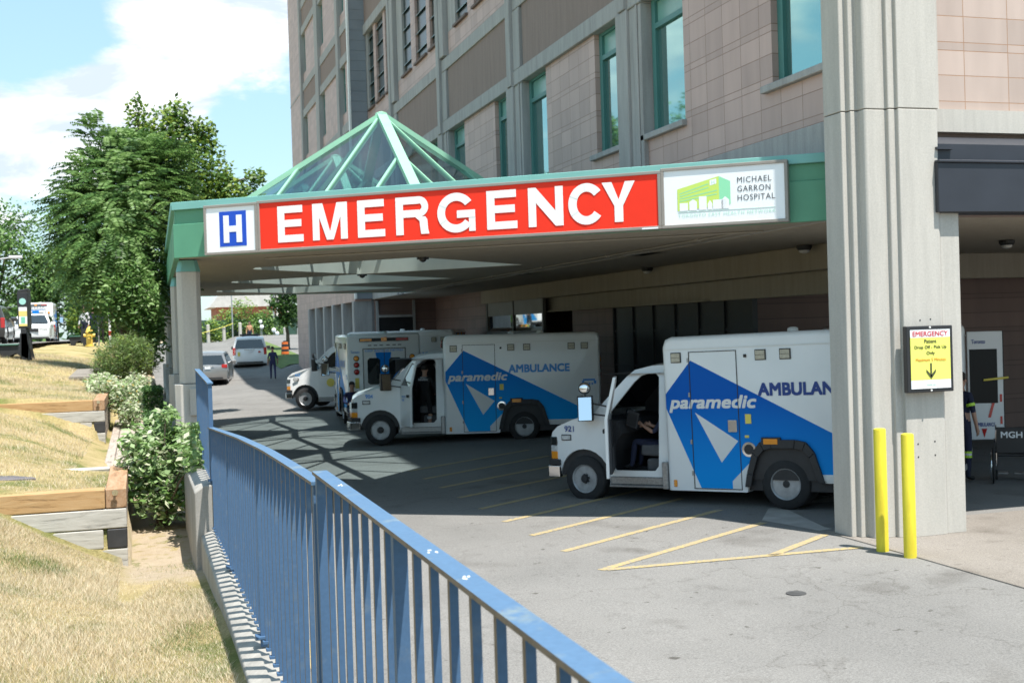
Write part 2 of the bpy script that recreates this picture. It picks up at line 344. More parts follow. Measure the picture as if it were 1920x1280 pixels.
def tz(x, y):
    x = np.asarray(x, float); y = np.asarray(y, float); ys = [r[0] for r in _rows]
    zr = np.stack([np.interp(x, [p[0] for p in r[1]], [p[1] for p in r[1]]) for r in _rows])
    k = np.clip(np.searchsorted(ys, y) - 1, 0, len(ys) - 2); ysa = np.array(ys); t = np.clip((y - ysa[k]) / (ysa[k + 1] - ysa[k]), 0, 1)
    a = np.take_along_axis(zr, k[None], 0)[0]; b = np.take_along_axis(zr, k[None] + 1, 0)[0]
    return a + (b - a) * t + .025 * np.sin(x * 2.1 + y * .7) * np.sin(y * 1.3 - x)
def lawn_mat():
    m, t, b = nodes_of('dry_lawn'); n = t.nodes.new; L = t.links.new; g = n('ShaderNodeNewGeometry')
    def noise(sc, d=5, ro=.6):
        a = n('ShaderNodeTexNoise'); a.inputs['Scale'].default_value = sc; a.inputs['Detail'].default_value = d; a.inputs['Roughness'].default_value = ro; L(g.outputs['Position'], a.inputs['Vector']); return a.outputs['Fac']
    r = n('ShaderNodeValToRGB'); e = r.color_ramp.elements; e[0].position = .36; e[0].color = (.19, .21, .07, 1); e[1].position = .62; e[1].color = (.50, .40, .22, 1)
    k = e.new(.47); k.color = (.41, .34, .165, 1); L(noise(1.1, 6), r.inputs[0])
    r2 = n('ShaderNodeValToRGB'); r2.color_ramp.elements[0].position = .3; r2.color_ramp.elements[1].position = .7; r2.color_ramp.elements[0].color = (.62, .6, .55, 1); r2.color_ramp.elements[1].color = (1.2, 1.2, 1.2, 1); L(noise(38, 4, .8), r2.inputs[0])
    mu = n('ShaderNodeMix'); mu.data_type = 'RGBA'; mu.blend_type = 'MULTIPLY'; mu.inputs[0].default_value = 1; L(r.outputs[0], mu.inputs[6]); L(r2.outputs[0], mu.inputs[7])
    # bare sandy soil in the planting strip beside the kerb
    sp = n('ShaderNodeSeparateXYZ'); L(g.outputs['Position'], sp.inputs[0])
    def ma(op, a, c=None):
        x = n('ShaderNodeMath'); x.operation = op; x.use_clamp = False
        for i, v in enumerate((a, c)):
            if v is None: continue
            if isinstance(v, (int, float)): x.inputs[i].default_value = v
            else: L(v, x.inputs[i])
        return x.outputs[0]
    def sstep(v, a, c):
        x = n('ShaderNodeMapRange'); x.interpolation_type = 'SMOOTHSTEP'; x.inputs['From Min'].default_value = a; x.inputs['From Max'].default_value = c; L(v, x.inputs['Value']); return x.outputs[0]
    wob = ma('MULTIPLY', ma('SUBTRACT', noise(1.6, 4), .5), 1.2)
    f = ma('MULTIPLY', sstep(ma('ADD', sp.outputs[0], ma('MULTIPLY', wob, .3)), -.3, -.05), sstep(ma('ADD', sp.outputs[1], wob), 10.4, 10.9))
    f = ma('MULTIPLY', f, sstep(noise(5.5, 5, .7), .66, .52))
    r3 = n('ShaderNodeValToRGB'); r3.color_ramp.elements[0].color = (.38, .30, .21, 1); r3.color_ramp.elements[1].color = (.54, .45, .335, 1); L(noise(9, 6), r3.inputs[0])
    mx = n('ShaderNodeMix'); mx.data_type = 'RGBA'; L(f, mx.inputs[0]); L(mu.outputs[2], mx.inputs[6]); L(r3.outputs[0], mx.inputs[7])
    L(mx.outputs[2], b.inputs['Base Color']); b.inputs['Roughness'].default_value = .95; b.inputs['Specular IOR Level'].default_value = .1
    bp = n('ShaderNodeBump'); bp.inputs['Strength'].default_value = .9; bp.inputs['Distance'].default_value = .03; L(noise(60, 4, .8), bp.inputs['Height']); L(bp.outputs[0], b.inputs['Normal'])
    return m
m_lawn = lawn_mat()
_yy = np.unique(np.concatenate([np.arange(-20, 4, 1.), np.arange(4, 31, .25), np.arange(31, 113.1, 1.5), [12.19, 12.27, 14.3, 14.5, 22.35, 22.5]]))
grid('lawn', np.unique(np.concatenate([np.arange(-45, -9, 3.), np.arange(-9, -3, .75), np.arange(-3, .51, .125), [-.22, -.13, -.78, -.6]])), _yy, tz, m_lawn)
# the street beyond the lawn, its pavement, and the land behind
_st = lambda x, y: np.interp(y, [0, 34, 60, 113, 400], [2.66, 2.74, 2.84, 2.9, 3.6]) + .06 + 0 * x
grid('street', np.array([-13.5, -10, -7, -4.3]), np.concatenate([np.arange(10, 120, 6.), [150, 250, 400]]), _st, m_street)
grid('pavement', np.array([-4.29, -3.9, -3.6]), np.arange(10, 112, 3.), lambda x, y: np.maximum(tz(x, y), _st(x, y)) + .02, m_slab)
grid('far_ground', np.array([-900, -200, -60, -14, 0, 30, 80, 300, 900.]), np.array([112.4, 118, 125, 150, 250, 500, 1600.]), lambda x, y: np.interp(y, [112, 240, 1600], [2.5, 3.2, 3.5]) + 0 * x, m_lawn)
grid('near_ground', np.array([-900, -200, -45.]), np.array([-400, -50, 50, 112.4, 500, 1600.]), lambda x, y: 2.9 + 0 * x + np.maximum(0, y - 112) * .0004, m_lawn)
grid('yard_ground', np.array([60, 200, 900.]), np.array([-400, -50, 50, 112.4, 500, 1600.]), lambda x, y: np.maximum(gz(60 + 0 * x, y), 0), m_street)
grid('forecourt', np.array([-45, .5, 60.]), np.array([-400, -100, -20, -12.]), lambda x, y: 0 * x + np.where(x < .5, 1.9, -.25), m_asph, dz=-.02)
grid('verge', np.arange(7.75, 9.8, .25), np.arange(69.5, 104, 1.5), lambda x, y: gz(x, y) + .03, M('green_verge', (.06, .11, .02), .9, var=.3, scale=2., world=True, col2=(.12, .17, .04), bump=.8))
# concrete apron by the corner pier
ap = MB(m_slab)
P = [(8.86, 14.35), (8.87, 12.3), (8.85, 10.9), (8.83, 9.6), (8.86, 8.4), (22, 8.4), (22, 14.6), (10.6, 14.6)]
ap.prism([(x, y, -.06) for x, y in P], (0, 0, .064)); a = ap.build('apron', bevel=.012); a['kind'] = 'structure'
m_yel = M('worn_yellow_paint', (.66, .46, .10), .8, var=.0)
def worn_paint():
    m, t, b = nodes_of('road_paint'); n = t.nodes.new; L = t.links.new; g = n('ShaderNodeNewGeometry')
    a = n('ShaderNodeTexNoise'); a.inputs['Scale'].default_value = 26; a.inputs['Detail'].default_value = 6; a.inputs['Roughness'].default_value = .8; L(g.outputs['Position'], a.inputs['Vector'])
    r = n('ShaderNodeValToRGB'); r.color_ramp.elements[0].position = .40; r.color_ramp.elements[1].position = .60; r.color_ramp.elements[0].color = (.215, .205, .18, 1); r.color_ramp.elements[1].color = (.46, .335, .12, 1)
    L(a.outputs['Fac'], r.inputs[0]); L(r.outputs[0], b.inputs['Base Color']); b.inputs['Roughness'].default_value = .85; return m
m_line = worn_paint()
def road_line(p, q, w=.125):
    p, q = Vector((*p, 0)), Vector((*q, 0)); d = (q - p); s = Vector((-d.y, d.x, 0)).normalized() * w / 2; n = max(1, int(d.length / .5))
    mb = MB(m_line)
    for i in range(n):
        a, b = p + d * i / n, p + d * (i + 1) / n
        mb.poly([(v.x, v.y, float(gz(v.x, v.y)) + .005) for v in (a - s, b - s, b + s, a + s)])
    return mb
lm = MB(m_line)
for k in range(9):
    y0 = 13.73 + 1.365 * k
    a = road_line((5.33, y0), (8.55, y0 + 1.75)); lm.add(a.v, a.f)
for pq in (((5.40, 13.71), (8.70, 13.22)), ((7.48, 13.38), (8.76, 14.2)), ((1.51, 13.75), (1.44, 4.5))):
    a = road_line(*pq); lm.add([(v[0], v[1], v[2] + .002) for v in a.v], a.f)
lm.build('road_marking', kind='structure')
pm = MB(M('patch_concrete', (.30, .29, .27), .9, var=.2, scale=3, world=True))
pm.poly([(x, y, float(gz(x, y)) + .004) for x, y in ((8.62, 15.66), (8.86, 14.5), (11.5, 14.9), (11.8, 17.5), (9.2, 16.5))]); pm.build('pavement_patch', kind='structure')
mh = MB(M('oil_stain', (.05, .05, .05), .7, var=.3, scale=9)); mh.lathe([(.11, 0), (.11, .006)], (6.72, 11.5, float(gz(6.72, 11.5)) + .001), n=20)  # dark oil spot on the asphalt, built as a thin disc
o = mh.build('oil_spot'); tag(o, 'small round dark oil spot on the sunlit asphalt', 'stain')

# ------------------------------------------------------------------ hospital building
B = thing('hospital_building', 'multi-storey hospital block with pink tile walls and teal windows', 'building', (9.4, 14.2, 0))
def bpart(mb, name, **k): return mb.build(name, B, world=True, **k)
# corner pier, stepped on both faces, widening below the first joint
def pier(z0, z1, xr):
    P = [(8.925, 14.22), (8.925, 13.80), (9.015, 13.80), (9.015, 13.72), (9.12, 13.72), (9.12, 13.585), (9.145, 13.56), (9.44, 13.56), (9.44, 13.50), (9.55, 13.50), (9.55, 13.44), (xr - .04, 13.44), (xr, 13.47), (xr, 14.22)]
    return [(x, y, z0) for x, y in P], (0, 0, z1 - z0)
q = MB(m_conc); q.prism(*pier(0.0, 5.605, 10.17)); q.box(10.168, 10.47, 13.475, 14.22, 0, 4.25); q.prism(*pier(5.617, 28, 10.19)); q.box(9.14, 10.1, 13.62, 14.15, 5.6, 5.62)
pk = bpart(q, 'pier', bevel=.008, seg=1)
for x_, z_ in ((9.72, 1.22), (9.98, 1.24), (9.72, 1.05), (9.98, 1.06), (9.80, 2.84), (9.96, 2.85)): q = MB(m_dark); q.lathe([(.011, 0), (.011, .004)], (x_, 13.4405, z_), (0, -1, 0), n=8); bpart(q, 'bolt_hole')
# front wall, right of the pier
q = MB(m_tileX); q.box(10.5, 30, 13.9, 14.2, 5.69, 28); bpart(q, 'front_wall')
q = MB(m_conc); q.box(10.17, 30, 13.80, 14.2, 5.38, 5.688); q.box(10.19, 10.5, 13.86, 14.2, 5.69, 28); bpart(q, 'front_beam')
q = MB(m_span); q.box(10.2, 30, 13.95, 14.2, 4.26, 5.38); bpart(q, 'front_lintel')
# long facade, bay by bay
PER = 7.4; Y0 = 14.22
bays = [(14.22, 21.05)] + [(22.15 + PER * k, 28.45 + PER * k) for k in range(3)] + [(44.35, 49.4)]
q_t = MB(m_tileY)
def low_window(y0, y1, z0=6.5, z1=9.03, x=9.4, zt=8.46, jl=.16):
    # y1 is the far side, seen on the left
    f = MB(m_teal, m_tealp)
    xr = x + .16; fr = .06
    f.box(xr - .05, xr + .06, y0, y0 + fr, z0 + fr, z1); f.box(xr - .05, xr + .06, y1 - jl, y1, z0 + fr, z1)
    f.box(xr - .05, xr + .06, y0 + fr, y1 - jl, z1 - fr, z1); f.box(xr - .05, xr + .06, y0, y1, z0, z0 + fr); f.box(xr - .05, xr + .06, y0 + fr, y1 - jl, zt, zt + .1)
    f.box(xr + .01, xr + .04, y0 + fr, y1 - jl, zt + .1, z1 - fr, 1)
    w = bpart(f, 'window')
    g = MB(m_glass); g.box(xr + .012, xr + .03, y0 + fr, y1 - jl, z0 + fr, zt); g.build('pane', w)
    wl = B.location
    g_ = children(w)[-1]; me = g_.data
    for v in me.vertices: v.co = v.co - wl
    s = MB(m_concg); s.box(x - .10, x + .2, y0 - .05, y1 + .22, z0 - .11, z0); o = s.build('sill', w, bevel=.01, seg=1)
    for v in o.data.vertices: v.co = v.co - wl
    return w
for bi, (ya, yb) in enumerate(bays):
    far = bi == 4
    w1 = (14.35, 16.36) if bi == 0 else (ya, ya + 1.55); w2 = (yb - 1.6, yb) if not far else (yb - 1.4, yb)
    if bi == 0: w2 = (19.42, 21.0)
    for (a, b) in (w1, w2): low_window(a, b)
    q_t.box(9.4, 9.75, w1[1], w2[0], 6.388, 9.03); q_t.box(9.4, 9.75, ya, yb, 5.69, 6.388)
    # upper storeys
    q_s = MB(m_span); q_s.box(9.37, 9.7, ya, yb, 9.392, 10.92); bpart(q_s, 'spandrel'); q_t.box(9.41, 9.75, ya, yb, 11.3, 12.04)
    q_s = MB(m_span); q_s.box(9.37, 9.7, ya, yb, 15.6, 17.1); bpart(q_s, 'spandrel'); q_t.box(9.41, 9.75, ya, yb, 17.5, 28)
    # dark louvred windows between tile mullions
    L_ = yb - ya; ps = [(ya + .05, ya + .05 + .19 * L_), (ya + .27 * L_, ya + .53 * L_), (ya + .64 * L_, ya + .86 * L_)] if not far else [(ya + .1, ya + 1.0), (ya + 1.4, ya + 2.9), (ya + 3.4, ya + 4.6)]
    edge = ya
    for a, b in ps:
        if a > edge: q_t.box(9.41, 9.75, edge, a, 12.05, 15.2)
        edge = b
        f = MB(m_dkglass, m_louv); f.box(9.50, 9.66, a, b, 12.05, 15.2)
        z = 12.4
        while z < 15.1:
            f.prism([(9.43, a, z), (9.43, b, z), (9.52, b, z + .10), (9.52, a, z + .10)], (0, 0, .02), 1); z += .62
        w = bpart(f, 'louvre_window')
        s = MB(M('brown_sill', (.13, .09, .075), .7)); s.box(9.32, 9.7, a - .05, b + .05, 11.98, 12.049); o = s.build('sill', w)
        for v in o.data.vertices: v.co = v.co - B.location
    q_u = MB(m_concg); q_u.box(9.41, 9.75, edge, yb, 12.05, 15.2); bpart(q_u, 'jamb_panel')
bpart(q_t, 'tile_wall')
for z0, z1, x in ((4.27, 5.688, 9.36), (9.03, 9.39, 9.30), (10.92, 11.298, 9.32), (15.2, 15.598, 9.30), (17.1, 17.498, 9.32)):
    q_c = MB(m_concg); q_c.box(x, 9.8, 14.23, 49.39, z0, z1 if z0 > 15.1 or z0 < 11.5 else z1); bpart(q_c, 'floor_band', bevel=.012, seg=1)
for k in range(4):
    yc = 21.05 + PER * k; q = MB(m_concg); zt_ = 28
    q.box(9.24, 9.7, yc + .55, yc + 1.1, 4.26, 9.00); q.box(9.30, 9.7, yc, yc + .55, 4.26, 9.00); q.box(9.27, 9.3, yc + .12, yc + .2, 4.26, 9.0)
    q.box(9.26, 9.7, yc - .02, yc + 1.12, 9.0, 9.028)
    q.box(9.22, 9.7, yc + .62, yc + .95, 9.028, zt_); q.box(9.255, 9.7, yc + .1, yc + .62, 11.35, 15.15)
    q.box(9.31, 9.7, yc + .1, yc + .62, 9.4, 10.9)
    bpart(q, 'pilaster', bevel=.012, seg=1)
# far wing, one step forward
q = MB(m_siding); q.box(8.72, 9.4, 49.4, 49.6, 4.3, 26)
for z in np.arange(4.5, 26, .42): q.box(8.72, 9.4, 49.385, 49.4, z, z + .405)
bpart(q, 'siding_wall')
q = MB(m_trimw); q.box(8.64, 8.72, 49.36, 49.6, 4.3, 26); bpart(q, 'sunlit_edge')  # white strip: sun on the thin wall edge, put into the colour
q_t, q_c, q_s = MB(m_tileY), MB(m_concg), MB(m_span)
FL = 4.25
for k in range(-1, 3):
    z = 14.2 + FL * k
    q_c.box(8.62, 9.2, 49.6, 63.55, z, z + .38); q_s.box(8.68, 9.2, 49.6, 63.55, z + .38, z + 1.36); q_c.box(8.64, 9.2, 49.6, 63.55, z + 1.36, z + 1.75)
    q_t.box(8.7, 9.2, 49.6, 63.55, z + 1.75, z + 2.27)
    for (p0, p1) in ((51.9, 57.1), (58.1, 63.1), (49.6, 51.3)):
        ws = [(p1 - .95, p1), (p0, p0 + .5)] if p1 - p0 > 3 else [(p1 - .9, p1)]
        e = p0
        for a, b in sorted(ws):
            if a > e: q_t.box(8.7, 9.2, e, a, z + 2.27, z + FL)
            e = b
            f = MB(m_teal, m_tealp); f.box(8.80, 8.9, a, a + .05, z + 2.27, z + FL); f.box(8.80, 8.9, b - .12, b, z + 2.27, z + FL); f.box(8.8, 8.9, a + .05, b - .12, z + 3.55, z + 3.65); f.box(8.83, 8.86, a + .05, b - .12, z + 3.65, z + FL, 1)
            w = bpart(f, 'window'); g = MB(m_glass); g.box(8.83, 8.86, a + .05, b - .12, z + 2.27, z + 3.55); o = g.build('pane', w)
            for v in o.data.vertices: v.co = v.co - B.location
        if e < p1: q_t.box(8.7, 9.2, e, p1, z + 2.27, z + FL)
q_t.box(8.7, 9.2, 63.55, 68.8, .5, 26); q_c.box(8.68, 9.2, 63.56, 68.8, 15.72, 15.8)
for y in (51.3, 57.1, 63.1): q_c.box(8.55, 9.2, y, y + (.6 if y < 52 else 1.0 if y < 60 else .5), 9.9, 26)
bpart(q_t, 'wing_wall'); bpart(q_c, 'wing_band'); bpart(q_s, 'wing_spandrel')
q = MB(m_concg)     # ground storey of the wing: fins with dark recesses
for y in (49.6, 52.4, 55.2, 57.9, 60.6, 63.2): q.box(8.6, 9.5, y, y + .42, .1, 4.2); q.box(8.75, 9.5, y + .42, y + .8, .1, 4.2)
bpart(q, 'fin', bevel=.01, seg=1)
q = MB(M('recess_panel', (.17, .165, .165), .6, var=.1)); q.box(9.35, 9.5, 49.5, 63.6, .1, 4.3); bpart(q, 'recess_panel')
q = MB(m_tileY); q.box(8.66, 9.5, 49.6, 63.55, 4.2, 9.95); bpart(q, 'wing_base_wall')
# recessed bay under the upper floors
q = MB(m_soff); q.box(9.4, 12.1, 14.23, 49.3, 4.26, 4.29); q.box(12.1, 34, 24.31, 49.3, 3.36, 3.4); q.box(12.1, 34, 14.23, 24.3, 4.26, 4.29); q.box(10.5, 34, 14.21, 14.23, 4.255, 4.27); bpart(q, 'bay_ceiling')
q = MB(m_soff); q.box(11.95, 12.25, 17.5, 42, 3.80, 4.26); q.box(12.25, 12.55, 17.5, 42, 3.36, 3.80); q.box(12.6, 33, 22.6, 23.0, 3.7, 4.26); bpart(q, 'bay_beam', bevel=.01, seg=1)
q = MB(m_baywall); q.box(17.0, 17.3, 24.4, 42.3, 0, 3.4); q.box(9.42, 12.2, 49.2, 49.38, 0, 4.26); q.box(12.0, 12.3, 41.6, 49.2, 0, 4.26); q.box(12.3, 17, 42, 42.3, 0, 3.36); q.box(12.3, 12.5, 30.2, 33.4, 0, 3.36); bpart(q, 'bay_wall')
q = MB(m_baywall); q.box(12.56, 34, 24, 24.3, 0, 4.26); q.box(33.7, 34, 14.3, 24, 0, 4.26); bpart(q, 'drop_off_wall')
q = MB(M('bay_door', (.014, .016, .018), .5, var=.1)); q.box(12.35, 12.42, 22.5, 30.2, 0, 3.36)
for y in np.arange(22.5, 30.2, 1.28): q.box(12.30, 12.35, y, y + .07, 0, 3.36)
for z in (.9, 1.8, 2.7): q.box(12.32, 12.35, 22.57, 30.2, z, z + .05)
bpart(q, 'bay_door')
q = MB(m_dark); q.box(9.55, 11.0, 49.14, 49.2, .2, 3.5); bpart(q, 'doorway')
q = MB(m_concg); q.box(9.45, 9.55, 49.1, 49.2, .2, 4.2); q.box(11.0, 11.1, 49.1, 49.2, .2, 4.2); q.box(9.55, 11.0, 49.1, 49.2, 3.5, 3.6); bpart(q, 'door_surround')
fr = MB(M('bronze_frame', (.10, .095, .085), .5)); 
for y in (35.1, 38.2, 41.3): fr.box(11.96, 12.06, y, y + .12, 2.78, 4.25)
fr.box(11.96, 12.06, 35.1, 41.42, 2.7, 2.8)
w = bpart(fr, 'bay_window'); 
for nm, mt, z0, z1, x in (('pane', M('mirror_glass', (.62, .64, .62), .02, met=1., var=0), 2.8, 3.33, 12.01), ('blind', M('roller_blind', (.13, .13, .115), .5, var=.15, scale=1.2), 3.33, 4.25, 11.99)):
    g = MB(mt); g.box(x, x + .02, 35.2, 41.3, z0, z1); o = g.build(nm, w)
    for v in o.data.vertices: v.co = v.co - B.location
q = MB(M('bay_base', (.16, .15, .14), .8)); q.box(12.0, 12.3, 33.4, 42, 0, 2.7); bpart(q, 'bay_base')
# hidden core so that no daylight leaks through the upper floors
q = MB(m_dark); q.box(9.76, 30, 14.25, 49.6, 4.5, 27.5); q.box(9.76, 30, 49.6, 68.5, 4.5, 25.5); q.box(9.25, 9.76, 49.7, 68.5, 4.5, 25.5); bpart(q, 'daylight_block')
q = MB(m_concg); q.box(8.6, 30.2, 49.3, 68.9, 25.8, 26.3); q.box(9.2, 30.2, 13.7, 49.3, 28, 28.4); bpart(q, 'roof')
# dark awning right of the pier
A = thing('awning', 'dark slate metal awning along the front wall right of the pier', 'awning', (10.1, 13.4, 4.24))
q = MB(m_awn); q.box(10.08, 30, 13.36, 13.44, 4.25, 4.90); q.box(10.08, 30, 13.33, 13.44, 4.90, 4.935); q.box(10.1, 30, 13.44, 13.79, 4.25, 4.30)
q.build('fascia', A, world=True, bevel=.008, seg=1)
q = MB(m_awn); q.prism([(10.12, 13.46, 4.94), (10.12, 13.46, 5.16), (10.12, 13.78, 5.30), (10.12, 13.78, 4.94)], (20, 0, 0)); q.box(10.10, 10.36, 13.40, 13.6, 5.08, 5.11); q.build('hood', A, world=True)
for i, p in enumerate(((12.9, 20.0, 4.25), (11.7, 26.5, 4.25), (15.5, 18.6, 4.25), (11.7, 19.4, 4.25))):
    l = MB(M('lamp_black', (.02, .02, .02), .5, var=0), M('lamp_lens', (.5, .5, .48), .3, var=0)); l.lathe([(.14, 0), (.14, -.05), (.11, -.09)], p, n=16); l.lathe([(.10, -.091), (.085, -.13), (.03, -.15)], p, n=16, m=1)
    o = l.build('ceiling_lamp'); tag(o, ('round dark ceiling lamp over the rear of the nearer ambulance', 'round ceiling lamp over the box of the middle ambulance', 'round ceiling lamp inside the drop-off bay right of the pier', 'round ceiling lamp beside the soffit beam near the pier')[i], 'lamp', 'ceiling lamps under the entrance')
# ------------------------------------------------------------------ entrance canopy
m_gtrim = M('green_trim', (.18, .42, .385), .5, var=.05, scale=2)
m_green = M('green_fascia', (.095, .30, .185), .5, var=.08, scale=1.5)
m_sky = M('mint_frame', (.26, .53, .38), .45, var=.05, scale=3)
def skyglass():
    m, t, b = nodes_of('skylight_glass'); n = t.nodes.new; L = t.links.new
    tr = n('ShaderNodeBsdfTransparent'); tr.inputs[0].default_value = (.50, .63, .66, 1); gl = n('ShaderNodeBsdfGlossy'); gl.inputs['Roughness'].default_value = .04; gl.inputs['Color'].default_value = (.85, .9, .95, 1)
    fr0 = n('ShaderNodeLayerWeight'); fr0.inputs[0].default_value = .5; fr1 = n('ShaderNodeMath'); fr1.operation = 'POWER'; L(fr0.outputs['Facing'], fr1.inputs[0]); fr1.inputs[1].default_value = 3.; fr = n('ShaderNodeMath'); fr.operation = 'MULTIPLY_ADD'; L(fr1.outputs[0], fr.inputs[0]); fr.inputs[1].default_value = .75; fr.inputs[2].default_value = .06; mx = n('ShaderNodeMixShader'); L(fr.outputs[0], mx.inputs[0]); L(tr.outputs[0], mx.inputs[1]); L(gl.outputs[0], mx.inputs[2])
    L(mx.outputs[0], t.nodes['Material Output'].inputs['Surface']); return m
m_skyg = skyglass()
L0 = Vector((.63, 21.2, 0)); R0 = Vector((9.235, 14.56, 0)); ce = (R0 - L0).normalized(); cn = Vector((ce.y, -ce.x, 0)); UP = Vector((0, 0, 1))
YB = 41.0; ZS, ZT = 4.26, 5.19
K = thing('entrance_canopy', 'flat green edged concrete canopy with glass pyramids over the ambulance bay', 'canopy', (.63, 21.2, 0))
cpart = lambda mb, name, **k: mb.build(name, K, world=True, **k)
# roof slab with three square wells turned 45 degrees, chamfered at their outer corner
cs = [(5.07, 25.1), (5.07, 31.25), (5.07, 37.4)]; HD = 3.06
outl = [(.68, 21.25), (9.235, 14.65), (9.35, 14.7), (9.35, 36), (9.35, YB), (.91, YB)]
wells = [[(cx - HD, cy - .42), (cx - HD + .42 * 0, cy + .42), (cx, cy + HD), (cx + HD, cy), (cx, cy - HD)] for cx, cy in cs]
wells = [[(cx - HD + .30, cy - .30), (cx - HD + .30, cy + .30), (cx, cy + HD), (cx + HD, cy), (cx, cy - HD)] for cx, cy in cs]
def plate(mb, outline, holes, to3, d, m=0):
    """flat plate with holes: 2d outline, 2d holes, to3 maps (u,v) -> 3d, d is the thickness vector"""
    from mathutils.geometry import delaunay_2d_cdt
    pts = [Vector(p) for p in outline]; ed = [(i, (i + 1) % len(outline)) for i in range(len(outline))]; loops = [list(range(len(outline)))]
    for h in holes:
        k = len(pts); pts += [Vector(p) for p in h]; ed += [(k + i, k + (i + 1) % len(h)) for i in range(len(h))]; loops.append(list(range(k, k + len(h))))
    vo, eo, fo, _, _, _ = delaunay_2d_cdt(pts, ed, [], 0, 1e-6)
    def inside(c, P):
        r = False; j = len(P) - 1
        for i in range(len(P)):
            if (P[i][1] > c[1]) != (P[j][1] > c[1]) and c[0] < (P[j][0] - P[i][0]) * (c[1] - P[i][1]) / (P[j][1] - P[i][1]) + P[i][0]: r = not r
            j = i
        return r
    fs = []
    for f_ in fo:
        c = sum((vo[i] for i in f_), Vector((0, 0))) / len(f_)
        if inside(c, outline) and not any(inside(c, h) for h in holes): fs.append(tuple(f_))
    n = len(vo); a = [Vector(to3(*v)) for v in vo]; d = Vector(d)
    F = fs + [tuple(i + n for i in f_)[::-1] for f_ in fs]
    cnt = {}
    for f_ in fs:
        for i in range(len(f_)):
            e = (f_[i], f_[(i + 1) % len(f_)]); k = tuple(sorted(e)); cnt[k] = cnt.get(k, []) + [e]
    for k, v in cnt.items():
        if len(v) == 1: e = v[0]; F.append((e[1], e[0], e[0] + n, e[1] + n))
    mb.add(a + [p + d for p in a], F, m)
slab = MB(m_soff); plate(slab, outl, wells, lambda x, y: (x, y, ZS + .02), (0, 0, .82)); so_ = cpart(slab, 'roof_slab')
for w_ in wells:
    q = MB(M('well_plaster', (.60, .58, .52), .8, var=.06, scale=2.))
    c0 = sum((Vector((*p, 0)) for p in w_), Vector()) / len(w_)
    for i in range(len(w_)):
        a_, b_ = Vector((*w_[i], ZS + .022)), Vector((*w_[(i + 1) % len(w_)], ZS + .022)); nn = (b_ - a_).cross(UP).normalized(); nn = nn if nn.dot(c0 - a_) > 0 else -nn
        q.obox(a_ + nn * .002, b_ - a_, nn * .012, UP * .80)
    cpart(q, 'well_lining')
f = MB(m_green, m_gtrim)
t = .09
def fas(a, b, n_):
    d = b - a
    f.obox(a + UP * ZS, d, -n_ * t, UP * .57); f.obox(a + UP * 4.83 - n_ * .035, d, -n_ * (t - .035), UP * .24)
    f.obox(a + UP * 5.07 + n_ * .03, d, -n_ * (t + .05), UP * .13, 1)
fas(L0, R0, cn); fas(Vector((.86, YB, 0)), L0, Vector((-1, 0, 0))); fas(Vector((9.3, YB, 0)), Vector((.86, YB, 0)), Vector((0, 1, 0)))
for k in range(1, 5):
    p_ = L0 + ce * (k * 2.15); f.obox(p_ + UP * 5.07 + cn * .032, ce * .025, cn * -.02, UP * .132, 1)
for k in range(1, 9):
    p_ = Vector((.63 + .0116 * k * 2.2, 21.2 + k * 2.2, 0)); f.obox(p_ + UP * ZS + Vector((-.004, 0, 0)), Vector((0, .02, 0)), Vector((.02, 0, 0)), UP * .57)
cpart(f, 'fascia', bevel=.006, seg=1)
f = MB(M('conduit_grey', (.30, .28, .25), .6, var=.1)); f.tube((2.2, 21.6, 4.262), (9.2, 16.4, 4.262), .014); f.tube((8.9, 16.7, 4.262), (8.9, 40, 4.262), .014)
for k in range(6): f.box(8.86, 8.94, 18 + 4 * k, 18.12 + 4 * k, 4.235, 4.28)
cpart(f, 'conduit')
rf = MB(M('roof_gravel', (.30, .29, .27), .9, world=True, scale=20)); rf.box(.95, 1.5, 22, 40.8, 5.1, 5.11); cpart(rf, 'roof_surface')
mcol = m_conc
for i, y in enumerate((21.95, 28.05, 34.2, 40.3)):
    a = .20; c = .075; P = [(-a, -a + c), (-a + c, -a), (a - c, -a), (a, -a + c), (a, a - c), (a - c, a), (-a + c, a), (-a, a - c)]
    x0 = .88 + .0085 * (y - 21.95)
    q = MB(m_conc); q.prism([(x0 + u, y + v, 2.1) for u, v in P], (0, 0, 1.96)); k = 1.32
    q.prism([(x0 + u * k - .03, y + v * k, .0) for u, v in P], (0, 0, 2.09)); q.box(x0 - .05, x0 + .3, y - .36, y - .22, 1.55, 2.02)
    cp = cpart(q, 'column', bevel=.008, seg=1)
    h = MB(m_gtrim); P1 = [Vector((x0 + u * 1.04, y + v * 1.04, 4.06)) for u, v in P]; P2 = [Vector((x0 + u * .78, y + v * .78, 4.262)) for u, v in P]
    h.add(P1 + P2, [tuple(range(8)), tuple(range(8, 16))] + [(j, (j + 1) % 8, 8 + (j + 1) % 8, 8 + j) for j in range(8)])
    o = h.build('capital', cp)
    for v in o.data.vertices: v.co = v.co - K.location
